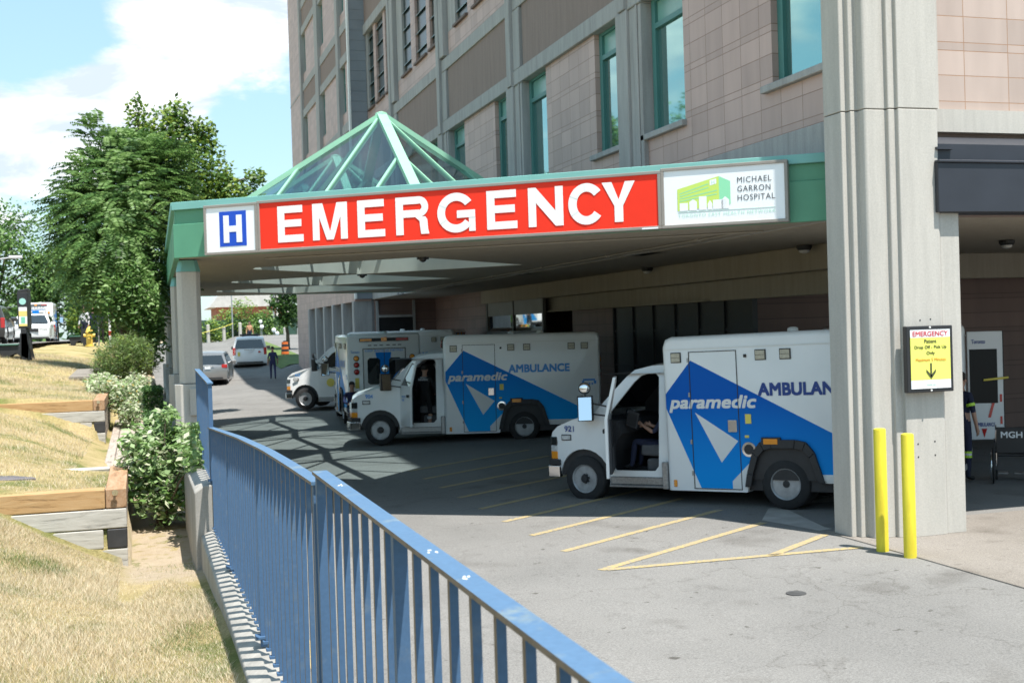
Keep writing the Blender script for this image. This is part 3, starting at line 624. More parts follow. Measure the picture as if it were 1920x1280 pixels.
for i, (cx, cy) in enumerate(cs):
    zb, za = 5.30, 7.50; hb = HD + .40
    cor = [Vector((cx, cy - hb, zb)), Vector((cx + hb, cy, zb)), Vector((cx, cy + hb, zb)), Vector((cx - hb, cy, zb))]; ap_ = Vector((cx, cy, za))
    fr = MB(m_sky)
    for j in range(4):
        a, b = cor[j], cor[(j + 1) % 4]; nn = (b - a).cross(ap_ - a).normalized()
        if nn.z < 0: nn = -nn
        fr.prism([a + UP * -.15, b + UP * -.15, b + UP * .04, a + UP * .04], -Vector((nn.x, nn.y, 0)).normalized() * .1)
        # hip rib
        hd = (ap_ - a); sd = hd.cross(UP).normalized() * .10; nu = hd.cross(sd).normalized()
        if nu.z < 0: nu = -nu
        fr.obox(a - sd - nu * .05, sd * 2, hd, nu * .10)
        for tt in (.27, .55, .78) if False else (.25, .5, .75):
            # rafters run up the slope, parallel to its fall line
            p0 = a + (b - a) * tt; mid = (a + b) / 2; fall = (ap_ - mid)
            ln = 1 - abs(tt - .5) * 2; p1 = p0 + fall * (ln if ln < 1 else .985)
            dd = p1 - p0; s2 = (b - a).normalized() * .032
            fr.obox(p0 - s2 - nn * .07, s2 * 2, dd, nn * .10)
    fr.lathe([(.15, -.08), (.12, .03), (.04, .06)], ap_, n=8)
    fo = cpart(fr, 'skylight')
    g = MB(m_skyg)
    for j in range(4): g.poly([cor[j], cor[(j + 1) % 4], ap_])
    o = g.build('glass', fo, recalc=False)
    for v in o.data.vertices: v.co = v.co - K.location
for i, (x, y) in enumerate(((5.15, 22.0), (5.1, 28.1), (1.3, 30.5))):
    l = MB(M('camera_black', (.02, .02, .022), .4, var=0)); l.lathe([(.07, .02), (.07, -.02), (.06, -.05), (.02, -.075)], (x, y, ZS), n=14); l.box(x - .11, x + .11, y - .03, y + .03, ZS - .025, ZS + .018)
    o = l.build('dome_camera'); tag(o, ('small black dome camera under the soffit edge below the red sign', 'small black dome camera on the soffit between first and second skylight wells', 'small black dome camera on the soffit near the outer columns')[i], 'camera', 'dome cameras under the canopy')

# ------------------------------------------------------------------ sign cabinets on the canopy front
m_sfr = M('sign_frame', (.27, .245, .22), .45, var=.05); m_red = M('sign_red', (.86, .042, .020), .5, var=.02, spec=.15); m_wht = M('sign_white', (.84, .86, .88), .35, var=.015); m_blue = M('sign_blue', (.022, .085, .52), .5, var=.02, spec=.15)
PR = .18
def sp(s, z, d=0.): return L0 + ce * s + cn * (PR + d) + UP * z
def cabinet(name, label, s0, s1, z0, z1, face, group='sign cabinets along the canopy front', bw=.045):
    T = thing(name, label, 'sign', sp(s0, z0, -PR), group)
    fb = MB(m_sfr); d = cn * -(PR - .002)
    for a, b, c_, e_ in ((s0, s1, z0, z0 + bw), (s0, s1, z1 - bw, z1), (s0, s0 + bw, z0 + bw, z1 - bw), (s1 - bw, s1, z0 + bw, z1 - bw)):
        fb.obox(sp(a, c_), ce * (b - a), d, UP * (e_ - c_))
    fb.build('frame', T, world=True, bevel=.005, seg=1)
    fc = MB(face); fc.obox(sp(s0 + bw, z0 + bw, -.018), ce * (s1 - s0 - 2 * bw), cn * -.1, UP * (z1 - z0 - 2 * bw)); fc.build('face', T, world=True)
    return T
T = cabinet('hospital_symbol_sign', 'square white sign with a white H on a blue panel', .735, 1.765, 4.263, 5.085, m_wht)
q = MB(m_blue); q.obox(sp(1.035, 4.39, -.014), ce * .515, cn * -.004, UP * .575); q.build('symbol_panel', T, world=True)
q = MB(m_wht); d = -.009
for a, b, z0, z1 in ((1.115, 1.222, 4.45, 4.90), (1.362, 1.469, 4.45, 4.90), (1.222, 1.362, 4.625, 4.725)): q.obox(sp(a, z0, d), ce * (b - a), cn * -.004, UP * (z1 - z0))
q.build('letter', T, world=True)
T = cabinet('emergency_sign', 'long red lit-style sign board reading EMERGENCY in big white capitals', 1.767, 8.50, 4.263, 5.10, m_red)
m_let = M('letter_white', (.88, .88, .86), .4, var=.01)
LH = .585; z0 = 4.40; TH = .130
def letter_shapes(ch, w, h):
    t = TH; th = t * .88
    rect = lambda a, b, c, d: [(a, c), (b, c), (b, d), (a, d)]
    if ch == 'E': return [rect(0, t, 0, h), rect(t, w, 0, th), rect(t, w * .93, h / 2 - th / 2 + .01, h / 2 + th / 2 + .01), rect(t, w * .98, h - th, h)]
    if ch == 'M': return [rect(0, t * .95, 0, h), rect(w - t * .95, w, 0, h), [(t * .95, h), (t * .95, h * .62), (w / 2 - t * .48, 0), (w / 2, 0), (w / 2, h * .22), (t * 1.45, h)], [(w - t * .95, h), (w - t * 1.45, h), (w / 2, h * .22), (w / 2, 0), (w / 2 + t * .48, 0), (w - t * .95, h * .62)]]
    if ch == 'N': return [rect(0, t * .95, 0, h), rect(w - t * .95, w, 0, h), [(t * .95, h), (t * .95, h - t * 1.75), (w - t * .95, 0), (w - t * .95, t * 1.75)]]
    if ch == 'Y': return [rect(w / 2 - t / 2, w / 2 + t / 2, 0, h * .40), [(0, h), (w / 2 - t / 2, h * .40), (w / 2 + t / 2, h * .40), (w / 2, h * .56), (t * 1.15, h)], [(w, h), (w - t * 1.15, h), (w / 2, h * .56), (w / 2 + t / 2, h * .40)]]
    def arc(cx, cy, rx, ry, a0, a1, n=22, tk=t): # ring sector as quads
        out_ = []
        for i in range(n):
            p, q_ = R(a0 + (a1 - a0) * i / n), R(a0 + (a1 - a0) * (i + 1) / n)
            f1 = lambda a, k: (cx + (rx - k) * math.cos(a), cy + (ry - k * .95) * math.sin(a))
            out_.append([f1(p, 0), f1(q_, 0), f1(q_, tk), f1(p, tk)])
        return out_
    if ch == 'C': return arc(w / 2, h / 2, w / 2, h / 2 + .012, 38, 322, 34)
    if ch == 'G': return arc(w / 2, h / 2, w / 2, h / 2 + .012, 35, 322, 34) + [rect(w * .52, w, h * .36, h * .36 + th), rect(w - t * .82, w, 0.0, h * .36)]
    if ch == 'R':
        b = h * .455; r = (h - b) / 2
        return [rect(0, t, 0, h), rect(t, w - r, h - th, h), rect(t, w - r, b, b + th)] + arc(w - r, b + r, r, r, -90, 90, 14, th) + [[(w - t * 1.75, b + .004), (w - t * .42, b + .004), (w - t * .16, b - t * .35), (w - t * .08, t * .55), (w + t * .06, 0), (w - t * 1.0, 0), (w - t * 1.10, t * .6), (w - t * 1.18, b - t * .5)]]
    return []
q = MB(m_let)
xs_ = [('E', 2.148, 2.70), ('M', 2.90, 3.53), ('E', 3.70, 4.21), ('R', 4.385, 4.94), ('G', 5.08, 5.68), ('E', 5.85, 6.36), ('N', 6.52, 7.06), ('C', 7.18, 7.75), ('Y', 7.70, 8.10)]
xs_ = [('E', 2.145, 2.62), ('M', 2.79, 3.42), ('E', 3.60, 4.08), ('R', 4.27, 4.83), ('G', 4.98, 5.61), ('E', 5.80, 6.29), ('N', 6.47, 7.02), ('C', 7.10, 7.66), ('Y', 7.62, 8.12)]
for ch, a, b in xs_:
    for k, sh in enumerate(letter_shapes(ch, b - a, LH)): q.poly([sp(a + x, z0 + y, -.012 + .0004 * (k % 7)) for x, y in sh])
q.build('lettering', T, world=True)
q = MB(m_wht); q.obox(sp(8.21, 4.268, .002), ce * .24, cn * -.01, UP * .022); q.build('maker_plate', T, world=True)
T = cabinet('hospital_name_sign', 'white sign with a green block building logo and the hospital name', 8.502, 10.30, 4.263, 5.125, m_wht)
m_lg = M('logo_lime', (.55, .72, .14), .4, var=0); m_mg = M('logo_mint', (.28, .70, .42), .4, var=0); m_dt = M('logo_text_grey', (.05, .055, .065), .5, var=0); m_mt = M('logo_text_mint', (.45, .72, .60), .5, var=0)
lg = MB(m_lg, m_mg, m_wht); A0 = 8.74
def lp(x, y, d=0.): return sp(A0 + x, 4.50 + y, -.014 + d)
lg.poly([lp(0, 0), lp(.60, .04), lp(.60, .46), lp(0, .31)], 0); lg.poly([lp(.60, .04), lp(.76, .06), lp(.76, .38), lp(.60, .46)], 1)
for k in range(4): lg.poly([lp(.03, .235 - .035 * k, .001), lp(.57 if k > 1 else .45, .355 - .05 * k, .001), lp(.57 if k > 1 else .45, .368 - .05 * k, .001), lp(.03, .247 - .035 * k, .001)], 1)
lg.poly([lp(.47, .335, .001), lp(.565, .358, .001), lp(.565, .43, .001), lp(.47, .41, .001)], 2)
for (a, b, h, pk_) in ((.03, .15, .11, 0), (.17, .28, .12, .035), (.31, .42, .19, 0), (.435, .50, .08, .05), (.51, .70, .13, 0), (.63, .74, .12, .05)):
    lg.poly([lp(a, -.002, .002), lp(b, -.002, .002), lp(b, h, .002), lp((a + b) / 2, h + pk_, .002), lp(a, h, .002)], 2)
lg.build('logo', T, world=True)
tx = MB(m_dt, m_mt)
for i, s in enumerate(('MICHAEL', 'GARRON', 'HOSPITAL')): put_text(tx, s, sp(9.60, 4.845 - .125 * i, -.014), ce, UP, (.475, .46, .52)[i], .082, 0, bold=-.005, spacing=1.15)
put_text(tx, 'TORONTO EAST HEALTH NETWORK', sp(8.745, 4.405, -.014), ce, UP, 1.38, .05, 1, bold=-.01, spacing=1.2)
put_text(tx, 'H', lp(.495, .355, .002), ce, UP, .045, .05, 1)
tx.obox(sp(8.745, 4.478, -.014), ce * 1.38, cn * -.003, UP * .004, 1)
tx.build('lettering', T, world=True)

# drop-off sign on the pier
T = thing('drop_off_sign', 'portrait yellow and white drop-off notice in a black frame on the pier', 'sign', (9.5, 13.40, 1.9))
q = MB(M('sign_black', (.02, .02, .022), .4, var=0)); q.box(9.495, 10.20, 13.31, 13.40, 1.90, 2.765); q.build('frame', T, world=True, bevel=.012, seg=2)
q = MB(M('notice_yellow', (.80, .80, .16), .4, var=.02), m_wht)
q.box(9.545, 10.15, 13.302, 13.315, 2.06, 2.615, 0); q.box(9.545, 10.15, 13.302, 13.315, 2.615, 2.715, 1); q.box(9.545, 10.15, 13.302, 13.315, 1.95, 2.06, 1); q.build('face', T, world=True)
tx = MB(M('notice_red', (.62, .05, .06), .5, var=0), M('notice_text', (.07, .08, .03), .5, var=0), M('notice_orange', (.75, .33, .04), .5, var=0), m_mt)
X1, Z1 = Vector((1, 0, 0)), UP
def ctext(s, z, w, h, m): put_text(tx, s, (9.847 - w / 2, 13.299, z), X1, Z1, w, h, m, bold=.02)
ctext('EMERGENCY', 2.63, .54, .066, 0); ctext('Patient', 2.54, .19, .052, 1); ctext('Drop Off - Pick Up', 2.455, .49, .056, 1); ctext('Only', 2.378, .13, .056, 1); ctext('Maximum 5 Minutes', 2.305, .46, .042, 2); ctext('thank you', 1.985, .14, .03, 3)
tx.box(9.835, 9.859, 13.296, 13.299, 2.10, 2.28, 1); tx.prism([(9.847, 13.299, 2.075), (9.775, 13.299, 2.165), (9.775, 13.299, 2.20), (9.847, 13.299, 2.125), (9.919, 13.299, 2.20), (9.919, 13.299, 2.165)], (0, -.003, 0), 1)
tx.build('lettering', T, world=True)
q = MB(m_trimw)
for z in (1.925, 2.745): q.tube((9.847, 13.312, z), (9.847, 13.295, z), .012, n=8)
q.build('screw', T, world=True)
# bollards
def scuffed():
    m, t, b = nodes_of('bollard_yellow'); n = t.nodes.new; L = t.links.new; tc = n('ShaderNodeTexCoord')
    def ns(sc, st=(1, 1, 1)):
        mp = n('ShaderNodeMapping'); mp.inputs['Scale'].default_value = st; L(tc.outputs['Object'], mp.inputs[0]); a = n('ShaderNodeTexNoise'); a.inputs['Scale'].default_value = sc; a.inputs['Detail'].default_value = 7; a.inputs['Roughness'].default_value = .7; L(mp.outputs[0], a.inputs['Vector']); return a.outputs['Fac']
    r = n('ShaderNodeValToRGB'); e = r.color_ramp.elements; e[0].position = .35; e[0].color = (.62, .50, .03, 1); e[1].position = .6; e[1].color = (.80, .68, .04, 1); L(ns(2.2, (3, 3, .5)), r.inputs[0])
    r2 = n('ShaderNodeValToRGB'); e = r2.color_ramp.elements; e[0].position = .66; e[0].color = (0, 0, 0, 1); e[1].position = .70; e[1].color = (1, 1, 1, 1); L(ns(7., (1, 1, 2.5)), r2.inputs[0])
    mx = n('ShaderNodeMix'); mx.data_type = 'RGBA'; L(r2.outputs[0], mx.inputs[0]); L(r.outputs[0], mx.inputs[6]); mx.inputs[7].default_value = (.34, .32, .22, 1); L(mx.outputs[2], b.inputs['Base Color']); b.inputs['Roughness'].default_value = .5; return m
m_boll = scuffed()
for i, (x, y, h, lab) in enumerate(((8.777, 12.907, 1.515, 'yellow steel bollard nearer the shaded corner of the pier, bearing a grey scuff'), (8.829, 12.417, 1.485, 'yellow steel bollard standing in front of the drop-off sign side of the pier'))):
    q = MB(m_boll); r = .076
    q.lathe([(r, -.05), (r, h - .03), (r * .93, h - .008), (r * .6, h)], (x, y, 0), n=28)
    o = q.build('bollard', smooth=True, sm_ang=50); tag(o, lab, 'bollard', 'yellow bollards at the pier')
# ------------------------------------------------------------------ vehicles
m_wp = M('white_vehicle_paint', (.76, .77, .765), .30, var=.03, scale=1.1, coat=.4, col2=(.84, .85, .85), detail=8.)
m_wp2 = M('dull_white_panel', (.70, .71, .71), .45, var=.04, scale=1.5)
m_rub = M('tyre_rubber', (.022, .022, .023), .85, var=.2, scale=12); m_blk = M('black_plastic', (.025, .025, .027), .55, var=.15, scale=8)
m_rim = M('steel_rim', (.36, .37, .38), .42, met=.35, var=.2, scale=9); m_chr = M('chrome', (.75, .75, .76), .12, met=1, var=0); m_alu = M('tread_plate', (.36, .36, .36), .4, met=.7, var=.2, scale=30)
m_amb = M('amber_lens', (.85, .30, .02), .25, var=0, coat=.6); m_redl = M('red_lens', (.45, .012, .012), .2, var=0, coat=.6); m_clr = M('clear_lens', (.55, .56, .56), .12, var=.2, scale=20, coat=.8)
m_wlamp = M('warning_lens', (.50, .46, .36), .3, var=.12, scale=30); m_vgl = M('vehicle_glass', (.018, .022, .024), .04, var=0, coat=.5, spec=.9); m_int = M('cab_trim', (.045, .046, .05), .7, var=.15, scale=5)
m_seat = M('seat_cloth', (.11, .11, .115), .85, var=.15, scale=9); m_mir = M('mirror_face', (.85, .87, .88), .02, met=1, var=0)
m_grey = M('decal_grey', (.74, .74, .72), .45, var=0); m_plate = M('licence_plate', (.72, .74, .76), .4, var=.03); m_yelr = M('yellow_tag', (.75, .62, .12), .5, var=.05)
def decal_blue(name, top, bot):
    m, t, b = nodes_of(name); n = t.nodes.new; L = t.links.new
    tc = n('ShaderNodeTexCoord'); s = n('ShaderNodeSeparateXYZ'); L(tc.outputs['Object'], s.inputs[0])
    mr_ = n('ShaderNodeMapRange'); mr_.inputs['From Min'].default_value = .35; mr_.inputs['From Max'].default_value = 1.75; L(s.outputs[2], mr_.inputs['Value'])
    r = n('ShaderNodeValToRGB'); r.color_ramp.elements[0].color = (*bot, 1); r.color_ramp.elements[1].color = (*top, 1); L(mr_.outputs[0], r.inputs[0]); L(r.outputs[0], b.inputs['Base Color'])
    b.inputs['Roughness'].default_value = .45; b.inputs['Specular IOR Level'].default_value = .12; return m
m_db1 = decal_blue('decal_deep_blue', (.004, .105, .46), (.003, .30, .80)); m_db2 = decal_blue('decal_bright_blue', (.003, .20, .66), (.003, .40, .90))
m_tb1 = M('letter_navy', (.012, .05, .24), .4, var=0); m_tb2 = M('letter_sky_blue', (.06, .30, .75), .4, var=0)

def wheel(parent, x, y, side, r=.39, w=.24, rr=.235, dual=False):
    ax = Vector((side, 0, 0)); o = Vector((x - side * w, y, r))   # x = outer face
    q = MB(m_rub); wt = w if not dual else w * 2.1; o2 = Vector((x - side * wt, y, r))
    q.lathe([(rr * .98, 0), (r * .93, 0.0), (r, .035), (r, wt - .035), (r * .94, wt - .008), (rr * 1.04, wt), (rr, wt - .03), (rr, wt - .16)], o2, ax, n=32)
    t = q.build('tyre', parent, smooth=True, sm_ang=50)
    q = MB(m_rim, m_blk); dp = .05 if not dual else .12
    q.lathe([(rr, -.03), (rr * 1.03, .0), (rr * .95, -.012), (rr * .88, -.06), (rr * .82, -.085), (rr * .60, -.06 - dp * .4), (rr * .47, -dp * .8 - .02)], Vector((x, y, r)), ax, n=32); q.lathe([(rr * .47, -dp * .8 - .021), (rr * .44, -dp * .8), (rr * .30, -dp * .8 + .02), (rr * .24, -dp * .8 + .07), (.002, -dp * .8 + .075)], Vector((x, y, r)), ax, n=24, m=1)
    for k in range(8):
        a = 2 * math.pi * k / 8; c = Vector((x + side * (-.078 - dp * .18), y + math.cos(a) * rr * .71, r + math.sin(a) * rr * .71))
        q.lathe([(.034, -.02), (.034, .014)], c, ax, n=10, m=1) if k % 2 == 0 else None
        c2 = Vector((x + side * (-dp * .8 + .0), y + math.cos(a + .2) * rr * .37, r + math.sin(a + .2) * rr * .37)); q.lathe([(.012, 0), (.012, .03)], c2, ax, n=6, m=0)
    q.build('rim', t, smooth=True, sm_ang=40)
    return t
def shell(mb, outline, xm, m=0, skip=(), mats=None, left=True, nx=(-1, -.72, 0, .72, 1), bul=None):
    """side outline [(y,z)] -> closed body; xm(y,z) half width; bul(t,y,z)->(dy,dz) crown across"""
    n = len(outline); bul = bul or (lambda t, y, z: (0, 0)); V = []
    for y, z in outline:
        for t in nx:
            dy, dz = bul(t, y, z); V.append((t * xm(y, z), y + dy, z + dz))
    k = len(nx); fs = []
    for i in range(n):
        if i in skip: continue
        j = (i + 1) % n; mm = mats.get(i, m) if mats else m
        mb.add([V[i * k + a] for a in range(k)] + [V[j * k + a] for a in range(k)], [(a, a + 1, k + a + 1, k + a) for a in range(k - 1)], mm)
    mb.add([V[i * k + k - 1] for i in range(n)], [tuple(range(n))], m)
    if left: mb.add([V[i * k] for i in range(n)], [tuple(range(n))], m)
def weld(o, d=1e-4):
    bm = bmesh.new(); bm.from_mesh(o.data); bmesh.ops.remove_doubles(bm, verts=bm.verts, dist=d); bmesh.ops.recalc_face_normals(bm, faces=bm.faces); bm.to_mesh(o.data); bm.free(); return o
def arc_pts(cy, cz, r, a0, a1, n): return [(cy + r * math.cos(R(a0 + (a1 - a0) * i / n)), cz + r * math.sin(R(a0 + (a1 - a0) * i / n))) for i in range(n + 1)]

def make_ambulance(label, loc, heading, pitch=0., roll=0., door=None, number='921', dark=True, group='ambulances at the emergency entrance', name='ambulance', crest=False, front=True):
    T = thing(name, label, 'ambulance', loc, group)
    a = R(heading); b = R(pitch)
    fw = Vector((-math.sin(a) * math.cos(b), math.cos(a) * math.cos(b), math.sin(b))); up = (UP - fw * UP.dot(fw)).normalized(); rt = fw.cross(up)
    mm = Matrix((rt, fw, up)).transposed(); T.rotation_euler = mm.to_euler()
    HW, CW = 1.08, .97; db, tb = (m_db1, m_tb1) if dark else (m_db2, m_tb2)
    # ---- module box
    prof = [(-1.95, .42), (-1.95, 2.58), (-1.91, 2.68), (-1.82, 2.72), (1.84, 2.72), (1.95, 2.68), (2.0, 2.56), (2.0, .25), (.62, .25)] + [(.56, .55), (.46, .85), (.34, .98), (.2, 1.0), (-.2, 1.0), (-.34, .98), (-.46, .85), (-.58, .42)]
    q = MB(m_wp); vs = []
    n = len(prof); q.add([(x, y, z) for x in (-HW, HW) for y, z in prof], [tuple(range(n)), tuple(range(n, 2 * n))[::-1]] + [(i, (i + 1) % n, n + (i + 1) % n, n + i) for i in range(n)])
    o = q.build('box_body', T); bm = bmesh.new(); bm.from_mesh(o.data)
    ee = [e for e in bm.edges if abs(e.verts[0].co.x - e.verts[1].co.x) < 1e-4 and min(v.co.z for v in e.verts) > .2 and (min(v.co.y for v in e.verts) > 1.8 or max(v.co.y for v in e.verts) < -1.8 or min(v.co.z for v in e.verts) > 2.5)]
    bmesh.ops.bevel(bm, geom=ee, offset=.085, segments=4, profile=.5, affect='EDGES'); bmesh.ops.recalc_face_normals(bm, faces=bm.faces)
    bm.to_mesh(o.data); bm.free(); o.data.polygons.foreach_set('use_smooth', [True] * len(o.data.polygons)); o.data.set_sharp_from_angle(angle=R(32)); box = o
    q = MB(m_blk)     # wheel housing, chassis
    q.box(-HW + .02, HW - .02, -.62, .64, .45, .99); q.box(-.45, .45, -1.9, 4.0, .38, .55); q.box(-HW + .06, HW - .06, -1.9, 1.95, .28, .46); q.box(-.9, .9, 3.1, 4.1, .45, 1.0); q.build('chassis', T)
    q = MB(m_alu); q.box(-HW - .02, HW + .02, -2.16, -1.96, .40, .50); q.box(-.8, .8, -2.12, -1.96, .5, .56); q.build('rear_bumper', T, bevel=.01, seg=1)
    e_, u_ = Vector((0, -1, 0)), UP      # text on the left side runs from front to rear
    for sd in (-1, 1):
        X = sd * (HW + .003)
        def P(y, z, d=0.): return (X + sd * d, y, z)
        q = MB(db, m_wp2)
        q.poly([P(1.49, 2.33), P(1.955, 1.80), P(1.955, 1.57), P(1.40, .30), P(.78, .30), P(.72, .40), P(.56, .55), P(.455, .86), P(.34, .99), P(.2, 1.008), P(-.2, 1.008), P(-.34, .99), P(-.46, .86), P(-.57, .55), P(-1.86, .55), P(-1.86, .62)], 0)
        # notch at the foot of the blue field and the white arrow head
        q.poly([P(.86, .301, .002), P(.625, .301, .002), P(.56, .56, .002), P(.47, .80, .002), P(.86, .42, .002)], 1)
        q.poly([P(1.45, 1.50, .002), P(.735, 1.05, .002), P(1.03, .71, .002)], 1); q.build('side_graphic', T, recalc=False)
        ed = Vector((0, -1, 0)) if sd < 0 else Vector((0, 1, 0)); 
        def st(mb, s, y0, y1, z, h, **k):
            ya = y0 if sd < 0 else y1; put_text(mb, s, P(ya, z, .004), ed, UP, abs(y0 - y1), h, **k)
        q = MB(m_grey); st(q, 'paramedic', 1.90, .40, 1.50, .27, bold=.03, shear=.22); q.build('lettering', T, recalc=False)
        q = MB(tb); st(q, 'AMBULANCE', .37, -1.17, 1.745, .205, bold=.045, spacing=1.02)
        # telephone emblem at the rear
        for (y0, y1, z0, z1) in ((-1.50, -1.80, 1.50, 1.545), (-1.47, -1.53, 1.42, 1.50), (-1.77, -1.83, 1.42, 1.50), (-1.56, -1.60, 1.40, 1.44), (-1.64, -1.68, 1.40, 1.44), (-1.71, -1.75, 1.40, 1.44)):
            q.poly([P(y0, z0, .004), P(y1, z0, .004), P(y1, z1, .004), P(y0, z1, .004)])
        q.build('lettering', T, recalc=False)
        # side door: a thin proud seam frame, with its handle
        q = MB(m_blk); y0, y1, z0, z1 = .70, 1.52, .285, 2.47; w = .012
        for (a0, a1, c0, c1) in ((y0, y0 + w, z0, z1), (y1 - w, y1, z0, z1), (y0 + w, y1 - w, z0, z0 + w), (y0 + w, y1 - w, z1 - w, z1)):
            q.obox(P(a0, c0), (0, a1 - a0, 0), (sd * .007, 0, 0), (0, 0, c1 - c0))
        d_ = q.build('side_door', T); q = MB(m_alu)
        for zh in (.5, 1.0, 1.75, 2.3): q.obox(P(1.515, zh, .002), (0, .03, 0), (sd * .014, 0, 0), (0, 0, .07))
        q.build('hinge', d_); q = MB(m_chr); q.obox(P(.74, 1.19, .004), (0, .15, 0), (sd * .02, 0, 0), (0, 0, .19)); q.build('handle', d_, bevel=.012)
        q = MB(m_trimw); q.obox(P(-1.9, 2.505), (0, 3.86, 0), (sd * .008, 0, 0), (0, 0, .02)); q.build('drip_rail', T); q = MB(m_trimw); q.obox(P(-1.9, .45), (0, 1.3, 0), (sd * .012, 0, 0), (0, 0, .08)); q.build('rub_rail', T)
        for y in (1.74, .30, -.10, -1.22, -1.55):
            q = MB(m_wlamp, m_blk); q.obox(P(y - .09, 2.30), (0, .18, 0), (sd * .012, 0, 0), (0, 0, .165), 1); q.obox(P(y - .075, 2.315, .012), (0, .15, 0), (sd * .014, 0, 0), (0, 0, .135), 0); q.obox(P(y - .075, 2.38, .027), (0, .15, 0), (sd * .003, 0, 0), (0, 0, .006), 1); q.build('warning_lamp', T, bevel=.012)
        q = MB(m_blk); q.obox(P(.53, 2.35), (0, .05, 0), (sd * .02, 0, 0), (0, 0, .05)); q.build('side_camera', T, bevel=.008)
        q = MB(m_chr, m_blk); q.lathe([(.115, 0), (.115, .012), (.08, .014), (.078, .004)], P(.56, .92), (sd, 0, 0), n=24); q.lathe([(.079, 0), (.079, .006)], P(.56, .92, .004), (sd, 0, 0), n=24, m=1); q.build('fuel_filler', T)
        q = MB(m_yelr); q.obox(P(.50, 1.32), (0, .10, 0), (sd * .012, 0, 0), (0, 0, .15)); q.obox(P(.55, 1.10), (0, .07, 0), (sd * .008, 0, 0), (0, 0, .04)); q.build('reflector', T, bevel=.01, seg=1)
        q = MB(m_amb, m_blk); q.obox(P(.03, .99), (0, .31, 0), (sd * .05, 0, 0), (0, 0, .12), 1); q.obox(P(.07, 1.005, .05), (0, .23, 0), (sd * .014, 0, 0), (0, 0, .085), 0); q.build('arch_lamp', T, bevel=.012)
        q = MB(m_amb); q.obox(P(1.82, .31), (0, .06, 0), (sd * .014, 0, 0), (0, 0, .11)); q.build('side_marker', T, bevel=.006, seg=1)
        # fender flare
        oa = [(.64, .34), (.60, .55), (.50, .88), (.37, 1.04), (.2, 1.075), (-.2, 1.075), (-.37, 1.04), (-.50, .88), (-.64, .42)]; ia = [(.54, .34), (.50, .53), (.41, .80), (.31, .91), (.18, .94), (-.18, .94), (-.31, .91), (-.41, .80), (-.54, .42)]
        q = MB(m_blk)
        for i in range(8): q.prism([P(*oa[i]), P(*oa[i + 1]), P(*ia[i + 1], -.0), P(*ia[i])], (sd * .055, 0, 0))
        q.build('wheel_flare', T, bevel=.012)
        q = MB(m_blk); q.box(sd * .62, sd * 1.02, -.80, -.77, .16, .52); q.build('mud_flap', T)
        wheel(T, sd * (HW - .01), 0, sd, dual=True); wheel(T, sd * (CW + .005), 3.62, sd, r=.385)
        q = MB(m_alu); q.box(*sorted((sd * .80, sd * 1.06)), 2.02, 3.10, .27, .31); q.box(*sorted((sd * .84, sd * 1.0)), 2.02, 3.1, .311, .44); q.obox((sd * .99, 1.99, .26), (0, .10, 0), (sd * .10, 0, 0), (0, 0, .44)); q.build('side_step', T, bevel=.012, seg=1)
    # ---- roof gear
    q = MB(m_trimw)
    for y in (-.5, .25): q.lathe([(.09, 0), (.085, .05), (.04, .07)], (.2, y, 2.72), n=14)
    q.build('roof_vent', T)
    q = MB(m_redl, m_blk); q.box(-.86, -.66, 2.0, 2.05, 2.40, 2.53, 1); q.box(-.84, -.68, 2.05, 2.065, 2.42, 2.51, 0); q.box(.66, .86, 2.0, 2.05, 2.40, 2.53, 1); q.box(.68, .84, 2.05, 2.065, 2.42, 2.51, 0); q.box(-.3, .3, 2.0, 2.05, 2.48, 2.60, 1); q.box(-.28, .28, 2.05, 2.065, 2.50, 2.58, 0); q.build('front_beacon', T)
    # ---- rear face
    Y = -1.953
    q = MB(m_wp2, m_blk); q.box(-.62, .62, Y - .012, Y, .60, 2.28, 0)
    for x0, x1, z0, z1 in ((-.63, -.61, .58, 2.30), (.61, .63, .58, 2.30), (-.006, .006, .6, 2.28), (-.61, .61, 2.28, 2.30)): q.box(x0, x1, Y - .018, Y - .0, z0, z1, 1)
    rd = q.build('rear_door', T); 
    for sx in (-1, 1):
        q = MB(m_vgl); xa, xb = sorted((sx * .13, sx * .50)); cr = .06
        pp = [(xa + cr, 1.25), (xb - cr, 1.25), (xb, 1.25 + cr), (xb, 2.02 - cr), (xb - cr, 2.02), (xa + cr, 2.02), (xa, 2.02 - cr), (xa, 1.25 + cr)]; q.prism([(x, Y - .013, z) for x, z in pp], (0, -.008, 0)); q.build('window', rd)
        for z, mt in ((2.02, m_amb), (1.83, m_redl), (1.63, m_redl)):
            q = MB(mt, m_blk); q.lathe([(.085, 0), (.085, .01)], (sx * .82, Y, z), (0, -1, 0), n=18, m=1); q.lathe([(.07, .01), (.06, .025), (.02, .032)], (sx * .82, Y, z), (0, -1, 0), n=18, m=0); q.build('rear_lamp', T)
    q = MB(m_db2); q.poly([(-.26, Y - .014, 2.18), (.20, Y - .014, 2.18), (.16, Y - .014, 1.3), (.02, Y - .014, .70), (-.5, Y - .014, .7), (-.12, Y - .014, 1.3)]); q.build('rear_graphic', T, recalc=False)
    q = MB(m_tb2); put_text(q, 'KEEP BACK 60 METRES', (-.56, Y - .016, 2.20), (1, 0, 0), UP, 1.12, .065, bold=.01); put_text(q, 'Toronto', (-.98, Y - .004, 2.17), (1, 0, 0), UP, .26, .075, bold=.01); q.build('lettering', T, recalc=False)
    q = MB(m_blk, m_redl, m_amb); q.box(-.72, .72, Y - .03, Y, 2.50, 2.60, 0); q.box(-.70, -.36, Y - .036, Y - .03, 2.515, 2.585, 2); q.box(.36, .70, Y - .036, Y - .03, 2.515, 2.585, 1); q.box(-.08, .08, Y - .04, Y - .03, 2.50, 2.62, 2)
